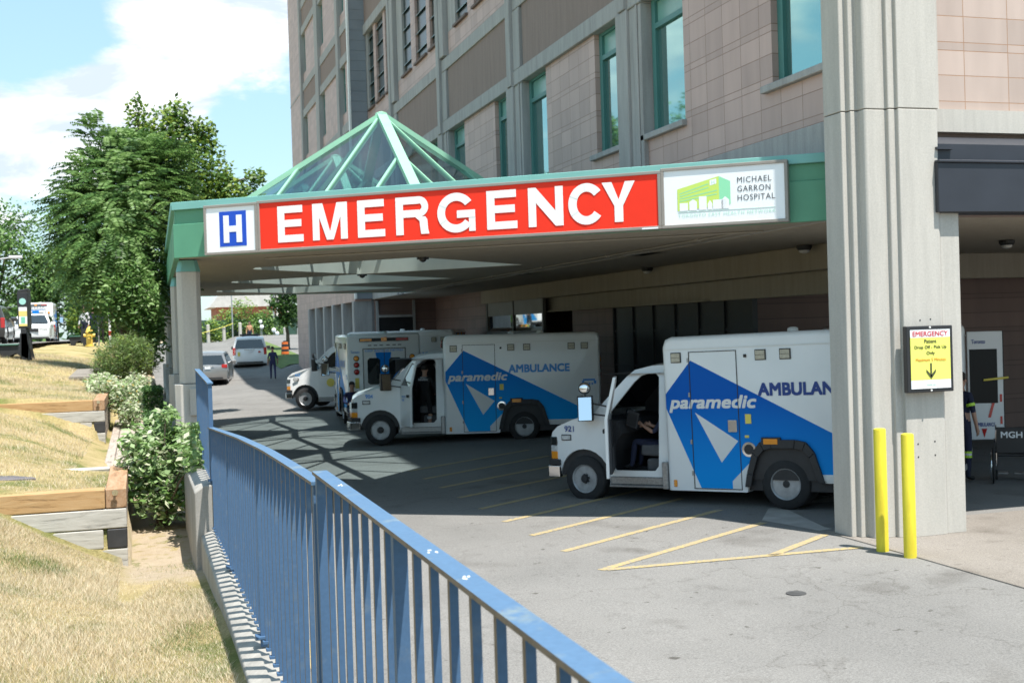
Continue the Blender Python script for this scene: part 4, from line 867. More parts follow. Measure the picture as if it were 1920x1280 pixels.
    for x in (-.42, -.25, -.08, .12, .3, .46): q.box(x - .05, x + .05, Y - .006, Y, 2.375, 2.40, 0)
    q.build('rear_light_bar', T)
    q = MB(m_yelr, m_blk, m_redl, m_plate); q.box(-.87, -.75, Y - .004, Y, 1.15, 1.45, 0); q.box(-.82, -.66, Y - .02, Y, .98, 1.07, 1); q.box(-.90, -.76, Y - .006, Y, .86, .94, 2); q.box(-.15, .15, Y - .02, Y - .013, .66, .80, 3); q.build('rear_tag', T)
    if not front: return T
    # ---- cab
    def xm(y, z):
        w = CW if z < 1.42 else CW - .20 * (z - 1.42) / .8
        return w - max(0, (y - 3.75)) ** 2 * .38
    def bul(t, y, z):
        if y > 3.35: return (.10 * (1 - t * t) if y > 4.1 else 0, .05 * (1 - t * t) if z > 1.15 else 0)
        return (.12 * (1 - t * t) * max(0, min(1, (2.25 - z) / .3)) if 2.72 < y else 0, .045 * (1 - t * t) if z > 2 else .03 * (1 - t * t))
    arch = arc_pts(3.62, .39, .50, -12, 192, 14)
    nose = [(4.27, .50), (4.33, .66), (4.345, 1.06), (4.30, 1.17), (4.16, 1.27), (3.8, 1.395), (3.42, 1.475), (3.10, 1.80), (2.80, 2.10), (2.66, 2.20), (2.35, 2.26), (2.0, 2.27)]
    outl_ = nose + [(2.0, .44), (3.09, .44), (3.13, .34)] + arch[::-1][:-1]
    opening = [(2.27, .54), (3.0, .54), (3.06, .60), (3.10, 1.0), (3.10, 1.48), (2.90, 1.72), (2.66, 2.00), (2.54, 2.10), (2.42, 2.13), (2.26, 2.13), (2.20, 2.07), (2.20, .62)]
    q = MB(m_wp, m_vgl)
    if door is not None:
        shell(q, outl_, xm, 0, skip=(6, 7), left=False, bul=bul)
        plate(q, outl_, [opening], lambda y, z: (-xm(y, z), y, z), (.035, 0, 0))
    else: shell(q, outl_, xm, 0, skip=(6, 7), bul=bul)
    o = weld(q.build('cab', T)); o.data.polygons.foreach_set('use_smooth', [True] * len(o.data.polygons)); o.data.set_sharp_from_angle(angle=R(28))
    q = MB(m_vgl); ws = [(3.43, 1.47), (3.10, 1.80), (2.80, 2.10)]; nx = (-1, -.72, 0, .72, 1)
    for i in range(2):
        vs = []
        for y, z in (ws[i], ws[i + 1]):
            for t in nx: dy, dz = bul(t, y, z); vs.append((t * xm(y, z) * .985, y + dy, z + dz + .004))
        q.add(vs, [(k, k + 1, 6 + k, 5 + k) for k in range(4)])
    q.build('windscreen', T, smooth=True)
    q = MB(m_int); xi = CW - .06     # dark cab interior, open to the left
    V = [(x, y, z) for z in (.50, 2.14) for y in (2.03, 3.34) for x in (-xi + .02, xi - .1)]
    if door is not None:
        q.add(V, [(0, 1, 3, 2), (4, 6, 7, 5), (0, 4, 5, 1), (1, 5, 7, 3)]); q.prism([(-xi + .03, 3.12, .8), (-xi + .03, 3.3, .8), (-xi + .03, 3.36, 1.42), (-xi + .03, 2.98, 1.36), (-xi + .03, 2.90, 1.15), (-xi + .03, 3.0, 1.05)], (1.7, 0, 0)); q.box(-xi + .02, xi - .1, 3.30, 3.34, .5, 1.4)
        q.build('cab_interior', T)
        for x in (-.78, .25): q = MB(m_seat); q.obox((x, 2.12, .74), (.50, 0, 0), (0, .52, .03), (0, -.02, .20)); q.obox((x, 2.10, .94), (.50, 0, 0), (0, .14, 0), (0, -.10, .68)); q.obox((x + .02, 2.14, .50), (.46, 0, 0), (0, .4, 0), (0, 0, .22)); q.build('seat', T, bevel=.05, seg=3)
        q = MB(m_blk, m_clr); c = Vector((-.52, 2.86, 1.36)); ax = Vector((0, -.86, .5)); s1 = Vector((1, 0, 0)); s2 = ax.cross(s1)
        q.path([c + (s1 * math.cos(k * math.pi / 12) + s2 * math.sin(k * math.pi / 12)) * .19 for k in range(25)], .016, 8)
        for k in (0, 1, 2): q.tube(c, c + (s1 * math.cos(k * 2.09 + .5) + s2 * math.sin(k * 2.09 + .5)) * .18, .015, n=6)
        q.lathe([(.06, -.02), (.05, .03)], c, ax, n=12); q.obox((-.45, 2.98, 1.43), (.2, 0, 0), (0, .03, .07), (0, -.02, .01), 1); q.build('steering_wheel', T)
    q = MB(m_blk, m_chr); q.box(-.62, .62, 4.36, 4.42, .72, 1.06, 0); q.box(-.62, .62, 4.42, 4.44, .86, .92, 1); q.build('grille', T, bevel=.01, seg=1)
    q = MB(m_chr, m_blk)
    q.prism([(-.98, 4.12, .40), (-.95, 4.36, .40), (-.6, 4.50, .40), (.6, 4.50, .40), (.95, 4.36, .40), (.98, 4.12, .40), (.9, 4.1, .40), (.85, 4.28, .40), (.55, 4.4, .40), (-.55, 4.4, .40), (-.85, 4.28, .40), (-.9, 4.1, .40)], (0, 0, .20), 0)
    q.prism([(-.97, 4.12, .602), (-.95, 4.34, .602), (-.6, 4.47, .602), (.6, 4.47, .602), (.95, 4.34, .602), (.97, 4.12, .602)], (0, 0, .10), 1); q.build('front_bumper', T, bevel=.015, seg=2)
    for sd in (-1, 1):
        x0 = sd * .66; x1 = sd * .93
        q = MB(m_vgl, m_amb, m_clr); pts = lambda z: [(x0, 4.415, z), (sd * .85, 4.345, z), (sd * .895, 4.20, z), (sd * .86, 4.18, z), (x0, 4.30, z)]
        q.prism(pts(.705), (0, 0, .13), 1); q.prism(pts(.837), (0, 0, .10), 2); q.prism(pts(.939), (0, 0, .15), 0); q.build('headlight', T, bevel=.008, seg=1)
        q = MB(m_clr, m_blk); X = sd * (xm(4.0, 1.1) + .002); q.obox((X, 3.86, 1.035), (sd * .012, 0, 0), (0, .20, 0), (0, 0, .10), 1); q.obox((X + sd * .012, 3.875, 1.05), (sd * .01, 0, 0), (0, .17, 0), (0, 0, .07), 0); q.build('fender_lamp', T, bevel=.006, seg=1)
        q = MB(tb); X = sd * (xm(3.9, 1.2) + .012); put_text(q, number, (X, 3.98 if sd < 0 else 3.80, 1.185), (0, -1 if sd < 0 else 1, 0), (0, 0, 1), .19, .10, bold=.02); q.build('fleet_number', T, recalc=False)
    # doors
    def make_door(sd, phi):
        D = bpy.data.objects.new('cab_door', None)
        q = MB(m_wp, m_int); do = [(.0, .50), (.92, .50), (.93, 1.45), (.90, 2.12), (.62, 2.13), (.46, 2.04), (.20, 1.72), (.0, 1.50)]; win = [(.06, 1.50), (.85, 1.50), (.83, 2.05), (.64, 2.06), (.50, 1.97), (.24, 1.70)]
        def to(u, z): return (0. if z < 1.42 else .20 * (z - 1.42) / .8, -u, z)
        plate(q, do, [win], to, (.05, 0, 0)); q.prism([(.05, -.06, .56), (.05, -.86, .56), (.05, -.86, 1.44), (.05, -.06, 1.40)], (.045, 0, 0), 1); q.box(.05, .12, -.62, -.12, .62, .98, 1)
        if sd > 0: q.v = [(-x, y, z) for x, y, z in q.v]
        D = q.build('cab_door', T, bevel=.006, seg=1); D.location = (sd * (CW + .004), 3.12, 0) if phi else (sd * (CW + .006), 3.12, 0); D.rotation_euler = (0, 0, R(phi) * sd)
        q = MB(m_vgl); plate(q, win, [], to, (.012, 0, 0))
        if sd > 0: q.v = [(-x + 0, y, z) for x, y, z in q.v]
        g = q.build('window', D); g.location = (sd * -.018, 0, 0)
        q = MB(m_blk); q.box(*sorted((-sd * -.0, sd * .035)), -.84, -.70, 1.22, 1.29); q.build('handle', D, bevel=.01, seg=1)
        if crest:
            q = MB(m_yelr, m_tb2); q.lathe([(.15, 0), (.15, .006), (.11, .008)], (sd * .001, -.47, .95), (sd, 0, 0), n=20, m=0); put_text(q, 'TORONTO', (sd * .003, -.20 if sd < 0 else -.74, 1.27), (0, -1 if sd < 0 else 1, 0), UP, .54, .09, 1, bold=.015); q.build('door_crest', D, recalc=False)
        else:
            q = MB(m_tb2); put_text(q, 'TORONTO', (sd * .003, -.18 if sd < 0 else -.52, 1.20), (0, -1 if sd < 0 else 1, 0), UP, .34, .05, bold=.01); put_text(q, 'EMS', (sd * .003, -.22 if sd < 0 else -.45, 1.11), (0, -1 if sd < 0 else 1, 0), UP, .2, .06, bold=.02); q.build('door_marking', D, recalc=False)
        mx = sd * .36
        q = MB(m_blk, m_mir); q.tube((0, -.14, 1.62), (mx * .75, -.05, 1.68), .014); q.tube((0, -.14, 1.46), (mx * .75, -.05, 1.50), .014)
        q.box(mx - .13, mx + .13, -.07, .06, 1.38, 1.80, 0); q.build('mirror', D, bevel=.03, seg=3); mir = children(D)[-1]
        q = MB(m_mir, m_blk); q.add([(x_, y_, z_) for x_, y_, z_ in ((mx - .108, -.072, 1.40), (mx + .108, -.072, 1.40), (mx + .108, -.072, 1.78), (mx - .108, -.072, 1.78), (mx - .108, -.165, 1.40), (mx + .108, -.165, 1.40), (mx + .108, -.078, 1.78), (mx - .108, -.078, 1.78))], [(0, 1, 2, 3), (0, 4, 5, 1), (1, 5, 6, 2), (3, 2, 6, 7), (0, 3, 7, 4)], 1); k_ = len(q.v) - 8; q.f.append((k_ + 4, k_ + 7, k_ + 6, k_ + 5)); q.mi.append(0); q.build('mirror_face', D)
        q = MB(m_mir, m_blk); q.lathe([(.098, -.05), (.104, 0), (.10, .012)], (mx, -.02, 1.93), (0, -1, 0), n=20, m=1); q.lathe([(.088, .013), (.075, .028), (.04, .038), (0.005, .04)], (mx, -.02, 1.93), (0, -1, 0), n=20, m=0); q.tube((mx, -.01, 1.80), (mx, -.01, 1.85), .012, m=1); q.build('spot_mirror', D, smooth=True, sm_ang=40)
        return D
    make_door(-1, door if door is not None else 0.); make_door(1, 0.)
    return T
def side_to_root(x, y, z, heading, pitch, hw=1.08):
    a, b = R(heading), R(pitch); fw = Vector((-math.sin(a) * math.cos(b), math.cos(a) * math.cos(b), math.sin(b))); up = (UP - fw * UP.dot(fw)).normalized(); return Vector((x, y, z)) + fw.cross(up) * hw
A1 = make_ambulance('nearest ambulance with deep blue paramedic graphics and open driver door, partly hidden by the pier', side_to_root(9.366, 16.238, .0, 38.6, -1.33), 38.6, -1.33, door=64, number='921')
A2 = make_ambulance('middle ambulance with bright blue graphics and a paramedic in its open driver door', side_to_root(9.19, 28.67, .035, 74, .3), 74, .3, door=70, number='904', dark=False)
A3 = make_ambulance('ambulance parked with its lettered rear doors towards the viewer behind the middle one', (7.0, 36.6, .13), -4, 0, number='917', dark=False)
A4 = make_ambulance('farthest ambulance under the canopy, only its cab with a round gold door crest showing', (9.35, 42.7, .20), 63, 0, number='912', dark=False, crest=True)
A5 = make_ambulance('ambulance inside the drop-off bay seen from behind past the right edge of the pier', (14.25, 20.6, .0), -26, 0, number='930', dark=False)
q = MB(m_wp2, m_blk); q.box(1.09, 1.70, -1.985, -1.945, .62, 2.58, 0); q.box(1.70, 1.715, -1.99, -1.94, .62, 2.58, 1); ol5 = q.build('open_door_leaf', A5, bevel=.008, seg=1)
q = MB(M('shaded_glass', (.006, .007, .008), .3, var=0, spec=.2)); q.box(1.12, 1.60, -1.992, -1.986, 1.28, 2.26); q.build('window', ol5, bevel=.004, seg=1)  # shade put into the colour: blacker, duller copy of the vehicle glass
q = MB(m_redl, m_tb1, m_yelr); Yd = -1.987
for (a, b, c_, d_) in ((1.63, 1.67, 1.30, 1.44), (1.63, 1.67, .90, 1.04)): q.box(a, b, Yd - .004, Yd, c_, d_, 0)
q.prism([(1.42, Yd, 1.02), (1.47, Yd, 1.02), (1.54, Yd, 1.28), (1.49, Yd, 1.28)], (0, -.004, 0), 0); q.prism([(1.30, Yd, .82), (1.40, Yd, .82), (1.35, Yd, .66)], (0, -.004, 0), 0); q.box(1.52, 1.64, Yd - .02, Yd, 1.06, 1.24, 1) if False else None
put_text(q, 'Toronto', (1.16, Yd - .004, 2.36), (1, 0, 0), UP, .24, .075, 1, bold=.02); put_text(q, 'AMBULANCE', (1.20, Yd - .004, .86), (1, 0, 0), UP, .34, .07, 1, bold=.02); q.tube((1.35, Yd - .03, 1.70), (1.78, Yd - .03, 1.74), .02, n=8, m=2)
q.build('door_marking', ol5, recalc=False)
A6 = make_ambulance('white ambulance waiting far off on the upper street beside the lawn', (-6.6, 90, 2.9), 0, 0, number='915', dark=False)

# ---- ordinary cars: two-box shells with glass, lamps, wheels
def make_car(name, label, cat, loc, heading, paint, L=4.9, Wd=1.95, Hh=1.75, kind='suv', group=None, plate_='ABC', rear_lamp='side', bar=False):
    T = thing(name, label, cat, loc, group, rotz=R(heading)); hw = Wd / 2; wr = .36
    ya, yf = .78, L - 1.05 - 0.0; yr0 = -.98; fr = L - .98      # rear axle at y = 0
    wb = L - 1.95
    belt = .60 * Hh + .02; hood = .60 * Hh
    def xm(y, z): 
        w = hw if z < belt else hw - .22 * (z - belt) / (Hh - belt)
        return w - .06 * max(0, y - fr + .5) - .05 * max(0, -(y - yr0 - .25)) - (.04 if z < .35 else 0)
    rt = -.62 if kind == 'suv' else -.2
    outline = [(fr - .05, .30), (fr, .55), (fr - .06, hood - .15), (fr - .35, hood), (wb - .15, belt + .02), (wb - .75, Hh - .12), (wb - 1.05, Hh - .03), (wb - 2.0, Hh), (yr0 + .28, Hh - .05), (yr0 + .18, Hh - .10), (yr0 + .05, belt), (yr0, belt - .12), (yr0 - .02, .55), (yr0 + .03, .32)]
    a1 = arc_pts(0, wr, wr + .06, 200, -20, 10); a2 = arc_pts(wb, wr, wr + .06, 200, -20, 10)
    ol = outline + a1 + a2
    q = MB(paint); shell(q, ol, xm, 0, bul=lambda t, y, z: (.06 * (1 - t * t) * (1 if y > fr - .5 else -1 if y < yr0 + .5 and z < belt + .3 else 0), .05 * (1 - t * t) if z > belt else 0))
    o = weld(q.build('body', T)); o.data.polygons.foreach_set('use_smooth', [True] * len(o.data.polygons)); o.data.set_sharp_from_angle(angle=R(30))
    g = MB(m_vgl)
    for sd in (-1, 1):
        W_ = lambda y, z: (sd * (xm(y, z) + .006), y, z)
        for p in ([(yr0 + .42, belt + .06), (yr0 + 1.05, belt + .05), (yr0 + 1.05, Hh - .12), (yr0 + .55, Hh - .14)], [(yr0 + 1.12, belt + .05), (yr0 + 2.0, belt + .05), (yr0 + 2.0, Hh - .11), (yr0 + 1.12, Hh - .11)], [(yr0 + 2.07, belt + .05), (wb - .30, belt + .07), (wb - .85, Hh - .16), (yr0 + 2.07, Hh - .11)]): g.poly([W_(*v) for v in p])
    g.build('side_window', T, recalc=False)
    g = MB(m_vgl); zz0, zz1 = belt + .05, Hh - .17; yb = lambda z: yr0 + .05 + (z - belt) / (Hh - .10 - belt) * .13 - .068
    g.poly([(-xm(yr0, zz0) * .90, yb(zz0), zz0), (xm(yr0, zz0) * .90, yb(zz0), zz0), (xm(yr0, zz1) * .86, yb(zz1), zz1), (-xm(yr0, zz1) * .86, yb(zz1), zz1)]); g.build('rear_window', T, recalc=False)
    g = MB(m_vgl); g.poly([(-xm(wb, belt) * .88, wb - .17 + .02, belt + .07), (xm(wb, belt) * .88, wb - .15, belt + .07), (xm(wb, Hh) * .86, wb - .72, Hh - .10), (-xm(wb, Hh) * .86, wb - .72, Hh - .10)]); 
    o = g.build('windscreen', T, recalc=False); o.location = (0, .06, .035)
    for sd in (-1, 1):
        q = MB(m_redl, m_clr); x0, x1 = sorted((sd * (hw - .30 if rear_lamp == 'wide' else hw - .19), sd * (hw - .015)))
        q.box(x0, x1, yr0 - .035, yr0 + .12, (belt - .16 if rear_lamp == 'wide' else belt - .34), belt + (.02 if rear_lamp == 'wide' else .10), 0); q.build('tail_lamp', T, bevel=.015, seg=1)
        q = MB(m_clr, m_amb); x0, x1 = sorted((sd * (hw - .50), sd * (hw - .10))); q.box(x0, x1, fr - .16, fr + .01, hood - .30, hood - .12, 0); q.build('headlight', T, bevel=.015, seg=1)
        q = MB(paint if not bar else m_blk); x0, x1 = sorted((sd * (hw - .02), sd * (hw + .20))); q.box(x0, x1, wb - .48, wb - .36, belt - .02, belt + .16); q.build('wing_mirror', T, bevel=.03, seg=2)
        wheel(T, sd * (hw - .03), 0, sd, r=wr, w=.22, rr=.22); wheel(T, sd * (hw - .03), wb, sd, r=wr, w=.22, rr=.22)
    q = MB(m_plate); q.box(-.15, .15, yr0 - .10, yr0 - .075, belt - .20, belt - .07); q.build('number_plate', T)
    q = MB(m_blk, m_chr); q.box(-hw + .25, hw - .25, yr0 - .085, yr0 + .1, .34, .42, 0); q.box(-.32, .32, yr0 - .092, yr0 - .07, belt - .045, belt - .02, 1); q.box(-.4, .4, fr + .02, fr + .07, hood - .34, hood - .16, 0); q.build('trim', T)
    if bar:
        q = MB(m_blk, m_tb2, m_redl); q.box(-.62, .62, 1.30, 1.60, Hh + .05, Hh + .17, 0); q.box(-.5, .5, 1.4, 1.5, Hh - .02, Hh + .06, 0); q.build('light_bar', T, bevel=.03, seg=2)
        q = MB(m_yelr, m_redl); q.box(-.72, -.58, yr0 - .075, yr0 - .05, belt - .40, belt - .16, 0); q.box(.50, .64, yr0 - .075, yr0 - .05, belt - .22, belt - .12, 1); q.build('tailgate_marking', T)
    return T
p_sil = M('silver_paint', (.36, .35, .34), .3, met=.7, var=.04, coat=.5); p_dk = M('graphite_paint', (.055, .05, .047), .3, met=.4, var=.05, coat=.6); p_navy = M('navy_paint', (.03, .04, .06), .3, met=.3, var=.05, coat=.6)
make_car('minivan', 'silver minivan seen from behind, lower than the white one ahead of it', 'van', (3.55, 65.2, .38), -8, p_sil, 5.0, 2.0, 1.74, rear_lamp='wide')
make_car('emergency_suv', 'tall white SUV with a roof light bar driving away up the ramp', 'car', (6.55, 75.2, .93), -6, m_wp, 5.2, 2.04, 1.92, bar=True)
make_car('parked_suv', 'dark grey SUV cut by the left edge of the photo on the upper street', 'car', (-6.45, 57.5, 2.87), 0, p_dk, 4.7, 1.9, 1.72, group='cars on the upper street')
make_car('parked_car', 'dark navy car with its front to us behind the bench pillar on the upper street', 'car', (-7.3, 78, 2.88), 180, p_navy, 4.8, 1.85, 1.55, group='cars on the upper street')
make_car('parked_car', 'white car between the bench pillar and the far ambulance on the upper street', 'car', (-5.2, 69, 2.88), 180, m_wp, 4.7, 1.85, 1.5, group='cars on the upper street')
# ------------------------------------------------------------------ kerb walls and blue railings
FX = .612
q = MB(m_wallc)
def kerb_run(y0, y1, z0, z1, x0=.485, x1=.70, zb=-.8):
    sec = [(x0, zb, 0), (x1, zb, 0), (x1, 0, 1), (x0 + .09, 0, 1), (x0, -.06, 1)]
    q.add([(a, y, (z if k else 0) + d) for y, z in ((y0, z0), (y1, z1)) for a, d, k in sec], [(0, 1, 2, 3, 4), (9, 8, 7, 6, 5)] + [(i, (i + 1) % 5, 5 + (i + 1) % 5, 5 + i) for i in range(5)])
kerb_run(-20, 11.2, 1.27, 1.16); o = q.build('kerb_wall', bevel=.015, seg=2); tag(o, 'low concrete kerb wall carrying the two nearer blue railings', 'wall', 'concrete kerb walls')
q = MB(m_wallc); kerb_run(11.2, 13.85, 1.56, 1.56, .44, .74); kerb_run(13.85, 42.0, 1.12, 1.12, .46, .74); o = q.build('kerb_wall', bevel=.015, seg=2); tag(o, 'taller concrete kerb wall running on under the canopy columns', 'wall', 'concrete kerb walls')
def rail_paint(name, c, worn):
    m, t, b = nodes_of(name); n = t.nodes.new; L = t.links.new; tc = n('ShaderNodeTexCoord')
    a = n('ShaderNodeTexNoise'); a.inputs['Scale'].default_value = 5.5; a.inputs['Detail'].default_value = 7; a.inputs['Roughness'].default_value = .7; L(tc.outputs['Object'], a.inputs['Vector'])
    r = n('ShaderNodeValToRGB'); e = r.color_ramp.elements; e[0].position = .56; e[0].color = (*c, 1); e[1].position = .70; e[1].color = (*worn, 1); L(a.outputs['Fac'], r.inputs[0])
    ch = n('ShaderNodeTexNoise'); ch.inputs['Scale'].default_value = 24; ch.inputs['Detail'].default_value = 5; ch.inputs['Roughness'].default_value = .7; L(tc.outputs['Object'], ch.inputs['Vector'])
    rc = n('ShaderNodeValToRGB'); rc.color_ramp.elements[0].position = .69; rc.color_ramp.elements[1].position = .72; rc.color_ramp.elements[0].color = (0, 0, 0, 1); rc.color_ramp.elements[1].color = (1, 1, 1, 1); L(ch.outputs['Fac'], rc.inputs[0])
    cm = n('ShaderNodeMix'); cm.data_type = 'RGBA'; L(rc.outputs[0], cm.inputs[0]); L(r.outputs[0], cm.inputs[6]); cm.inputs[7].default_value = (.17, .125, .095, 1)
    f = n('ShaderNodeTexNoise'); f.inputs['Scale'].default_value = 70; f.inputs['Detail'].default_value = 3; L(tc.outputs['Object'], f.inputs['Vector'])
    r2 = n('ShaderNodeValToRGB'); r2.color_ramp.elements[0].position = .3; r2.color_ramp.elements[0].color = (.86, .86, .86, 1); r2.color_ramp.elements[1].color = (1.08, 1.08, 1.08, 1); L(f.outputs['Fac'], r2.inputs[0])
    mu = n('ShaderNodeMix'); mu.data_type = 'RGBA'; mu.blend_type = 'MULTIPLY'; mu.inputs[0].default_value = 1; L(cm.outputs[2], mu.inputs[6]); L(r2.outputs[0], mu.inputs[7]); L(mu.outputs[2], b.inputs['Base Color']); b.inputs['Roughness'].default_value = .55; b.inputs['Specular IOR Level'].default_value = .3
    bp = n('ShaderNodeBump'); bp.inputs['Strength'].default_value = .15; bp.inputs['Distance'].default_value = .003; L(f.outputs['Fac'], bp.inputs['Height']); L(bp.outputs[0], b.inputs['Normal']); return m
m_rail = rail_paint('railing_blue', (.062, .125, .225), (.11, .16, .225)); m_railtop = rail_paint('railing_top_blue', (.085, .165, .275), (.20, .25, .26)); m_rust = M('railing_brown_edge', (.16, .125, .10), .7, var=.2, scale=20)
def railing(label, y0, y1, ztop, zbot, posts, sp_=.171, ph=0.):
    T = thing('railing', label, 'railing', (FX, y0, zbot(y0)), 'blue railings along the driveway edge')
    n = max(2, int((y1 - y0) / .35)); hw = .027
    tp = MB(m_railtop, m_rust)
    for i in range(n):
        a = y0 + (y1 - y0) * i / n; b = y0 + (y1 - y0) * (i + 1) / n; za, zb = ztop(a), ztop(b)
        tp.add([(FX - hw, a, za - .012), (FX + hw, a, za - .012), (FX + hw, a, za), (FX - hw, a, za), (FX - hw, b, zb - .012), (FX + hw, b, zb - .012), (FX + hw, b, zb), (FX - hw, b, zb)], [(2, 6, 7, 3), (0, 4, 5, 1)], 0)
        k = len(tp.v) - 8; tp.f += [(k + 1, k + 5, k + 6, k + 2), (k + 3, k + 7, k + 4, k)]; tp.mi += [0, 1]
        if i == 0: tp.f.append((k, k + 1, k + 2, k + 3)); tp.mi.append(0)
        if i == n - 1: tp.f.append((k + 7, k + 6, k + 5, k + 4)); tp.mi.append(0)
    tp.build('top_rail', T, world=True)
    y = y0 + ph
    while y < y1:
        if all(abs(y - p) > .05 for p in posts):
            zt, zb = ztop(y) - .0125, zbot(y); lx = random.uniform(-.004, .004)
            q = MB(m_rail, m_rust); q.add([(FX - .0095 + lx, y - .009, zb), (FX + .0095 + lx, y - .009, zb), (FX + .0095 + lx, y + .009, zb), (FX - .0095 + lx, y + .009, zb), (FX - .0095, y - .009, zt), (FX + .0095, y - .009, zt), (FX + .0095, y + .009, zt), (FX - .0095, y + .009, zt)], [(3, 2, 1, 0), (4, 5, 6, 7), (0, 1, 5, 4), (1, 2, 6, 5), (2, 3, 7, 6)], 0)
            k = len(q.v) - 8; q.f.append((k + 3, k, k + 4, k + 7)); q.mi.append(1)
            q.box(FX - .022, FX + .022, y - .02, y + .02, zb - .005, zb + .008, 0); q.build('picket', T, world=True, recalc=False)
        y += sp_
    for p in posts:
        q = MB(m_rail, m_rust); zt, zb = ztop(p) - .0125, zbot(p); q.box(FX - .018, FX + .018, p - .016, p + .016, zb - .06, zt, 0); q.box(FX - .045, FX + .045, p - .045, p + .045, zb - .012, zb, 0); q.build('post', T, world=True)
    return T
ip = lambda *pts: (lambda y: float(np.interp(y, [p[0] for p in pts], [p[1] for p in pts])))
railing('nearest blue railing, its rail cut by the bottom of the photo', -1.6, 4.36, ip((-2, 2.405), (4.4, 2.405)), ip((-2, 1.30), (4.4, 1.29)), (4.33, 2.975, 1.62, .26, -1.1), ph=.10)
railing('middle blue railing sagging lower than its neighbour, ending at the taller kerb', 4.39, 11.42, ip((4.4, 2.362), (5.2, 2.345), (6.3, 2.315), (8, 2.245), (11.45, 2.07)), ip((4.4, 1.285), (11.45, 1.165)), (4.42, 6.75, 9.1, 11.38), ph=.13)
railing('farthest blue railing, raised on the taller kerb beside the outer column', 11.25, 13.75, ip((11.2, 2.485), (13.8, 2.555)), ip((11.2, 1.60), (13.8, 1.61)), (11.28, 13.7), ph=.10)
for yd in (2.62, 2.32, 3.9):
    q = MB(M('bird_dropping', (.62, .62, .58), .8, var=.1))
    for k in range(5): q.lathe([(.002 + .002 * random.random(), 0), (.002, .002)], (FX + random.uniform(-.012, .012), yd + random.uniform(-.02, .02), 2.4052), n=7)
    o = q.build('bird_dropping'); tag(o, 'small white bird dropping dried on the top of the nearest blue rail', 'dropping', 'bird droppings on the nearest rail')
# ------------------------------------------------------------------ timber cribs
def wood(name, c1, c2, ax):
    m, t, b = nodes_of(name); n = t.nodes.new; L = t.links.new; tc = n('ShaderNodeTexCoord'); mp = n('ShaderNodeMapping')
    mp.inputs['Scale'].default_value = (1.2, 9, 9) if ax == 0 else (9, 1.2, 9); L(tc.outputs['Object'], mp.inputs[0])
    a = n('ShaderNodeTexNoise'); a.inputs['Scale'].default_value = 2.2; a.inputs['Detail'].default_value = 8; a.inputs['Roughness'].default_value = .65; a.inputs['Distortion'].default_value = .8; L(mp.outputs[0], a.inputs['Vector'])
    r = n('ShaderNodeValToRGB'); e = r.color_ramp.elements; e[0].position = .30; e[0].color = (*[x * .42 for x in c1], 1); e[1].position = .72; e[1].color = (*c2, 1); k = e.new(.45); k.color = (*c1, 1); L(a.outputs['Fac'], r.inputs[0]); L(r.outputs[0], b.inputs['Base Color'])
    b.inputs['Roughness'].default_value = .85; bp = n('ShaderNodeBump'); bp.inputs['Strength'].default_value = .5; bp.inputs['Distance'].default_value = .008; L(a.outputs['Fac'], bp.inputs['Height']); L(bp.outputs[0], b.inputs['Normal']); return m
w_newx = wood('new_timber', (.40, .24, .105), (.48, .32, .165), 0); w_oldx = wood('weathered_timber', (.40, .38, .34), (.52, .50, .46), 0); w_oldy = wood('weathered_timber_end', (.33, .275, .23), (.45, .40, .35), 1); w_newy = wood('aged_brown_timber', (.33, .19, .10), (.42, .29, .19), 1); w_black = M('tarred_timber', (.03, .03, .032), .6, var=.3, scale=8)
def crib(label, xr, y0, y1, z0, zt, xl, th=.19):
    T = thing('timber_crib', label, 'retaining wall', (xr, y0, z0), 'timber cribs stepping up the slope')
    n = 4; hs = (zt - z0) / n
    for k in range(n):
        a = z0 + hs * k; c = a + hs - .006; top = k == n - 1; jit = random.uniform(-.006, .006)
        if k == 1: pairs = ((xl, xr - th * 1.15, w_oldx), (xr - th, xr, w_black))
        elif top: pairs = ((xl, xr - th * 1.02, w_newx),)
        else: pairs = ((xl, xr, w_oldx),)
        for xa, xb, mt in pairs:
            q = MB(mt); q.box(xa, xb - .004, y0 + jit, y0 + th + jit, a, c); q.build('timber', T, world=True, bevel=.012, seg=2)
        q = MB(w_newy if top else w_oldy); q.box(xr - th - .003, xr + (0.0 if top else -.012), y0 + (th + .004 if not top else -.004), y1, a, c); q.build('end_timber', T, world=True, bevel=.012, seg=2)
        q = MB(w_oldx); q.box(xl, xr - th - .006, y1 - th + jit, y1 + jit, a, c); q.build('back_timber', T, world=True, bevel=.01, seg=1)
    q = MB(m_chr); q.lathe([(.012, 0), (.012, .03), (.03, .034), (.03, .045)], (xr - th * .55, y0 - .004, zt - .04), (0, -1, 0), n=10); q.build('bolt', T, world=True)
    return T
crib('nearer timber crib with a fresh pine top beam over grey weathered beams', -.155, 12.20, 14.42, .70, 1.475, -3.6)
crib('farther timber crib with a fresh pine top beam, up the slope by the variegated shrub', -.60, 22.40, 27.0, 1.08, 1.86, -4.2)
T = thing('timber_walkway', 'weathered plank strip laid along the slope between the two timber cribs', 'walkway', (-.3, 14.6, 1.0))
for k in range(3):
    x0 = -.52 + .14 * k; q = MB(w_oldy); q.add([(x0, 14.6, 1.0), (x0 + .132, 14.6, 1.0), (x0 + .132, 14.6, 1.13), (x0, 14.6, 1.13), (x0, 27, 1.08), (x0 + .132, 27, 1.08), (x0 + .132, 27, 1.2), (x0, 27, 1.2)], [(0, 1, 2, 3), (7, 6, 5, 4), (0, 4, 5, 1), (1, 5, 6, 2), (2, 6, 7, 3), (3, 7, 4, 0)]); q.build('plank', T, world=True, bevel=.01, seg=1)
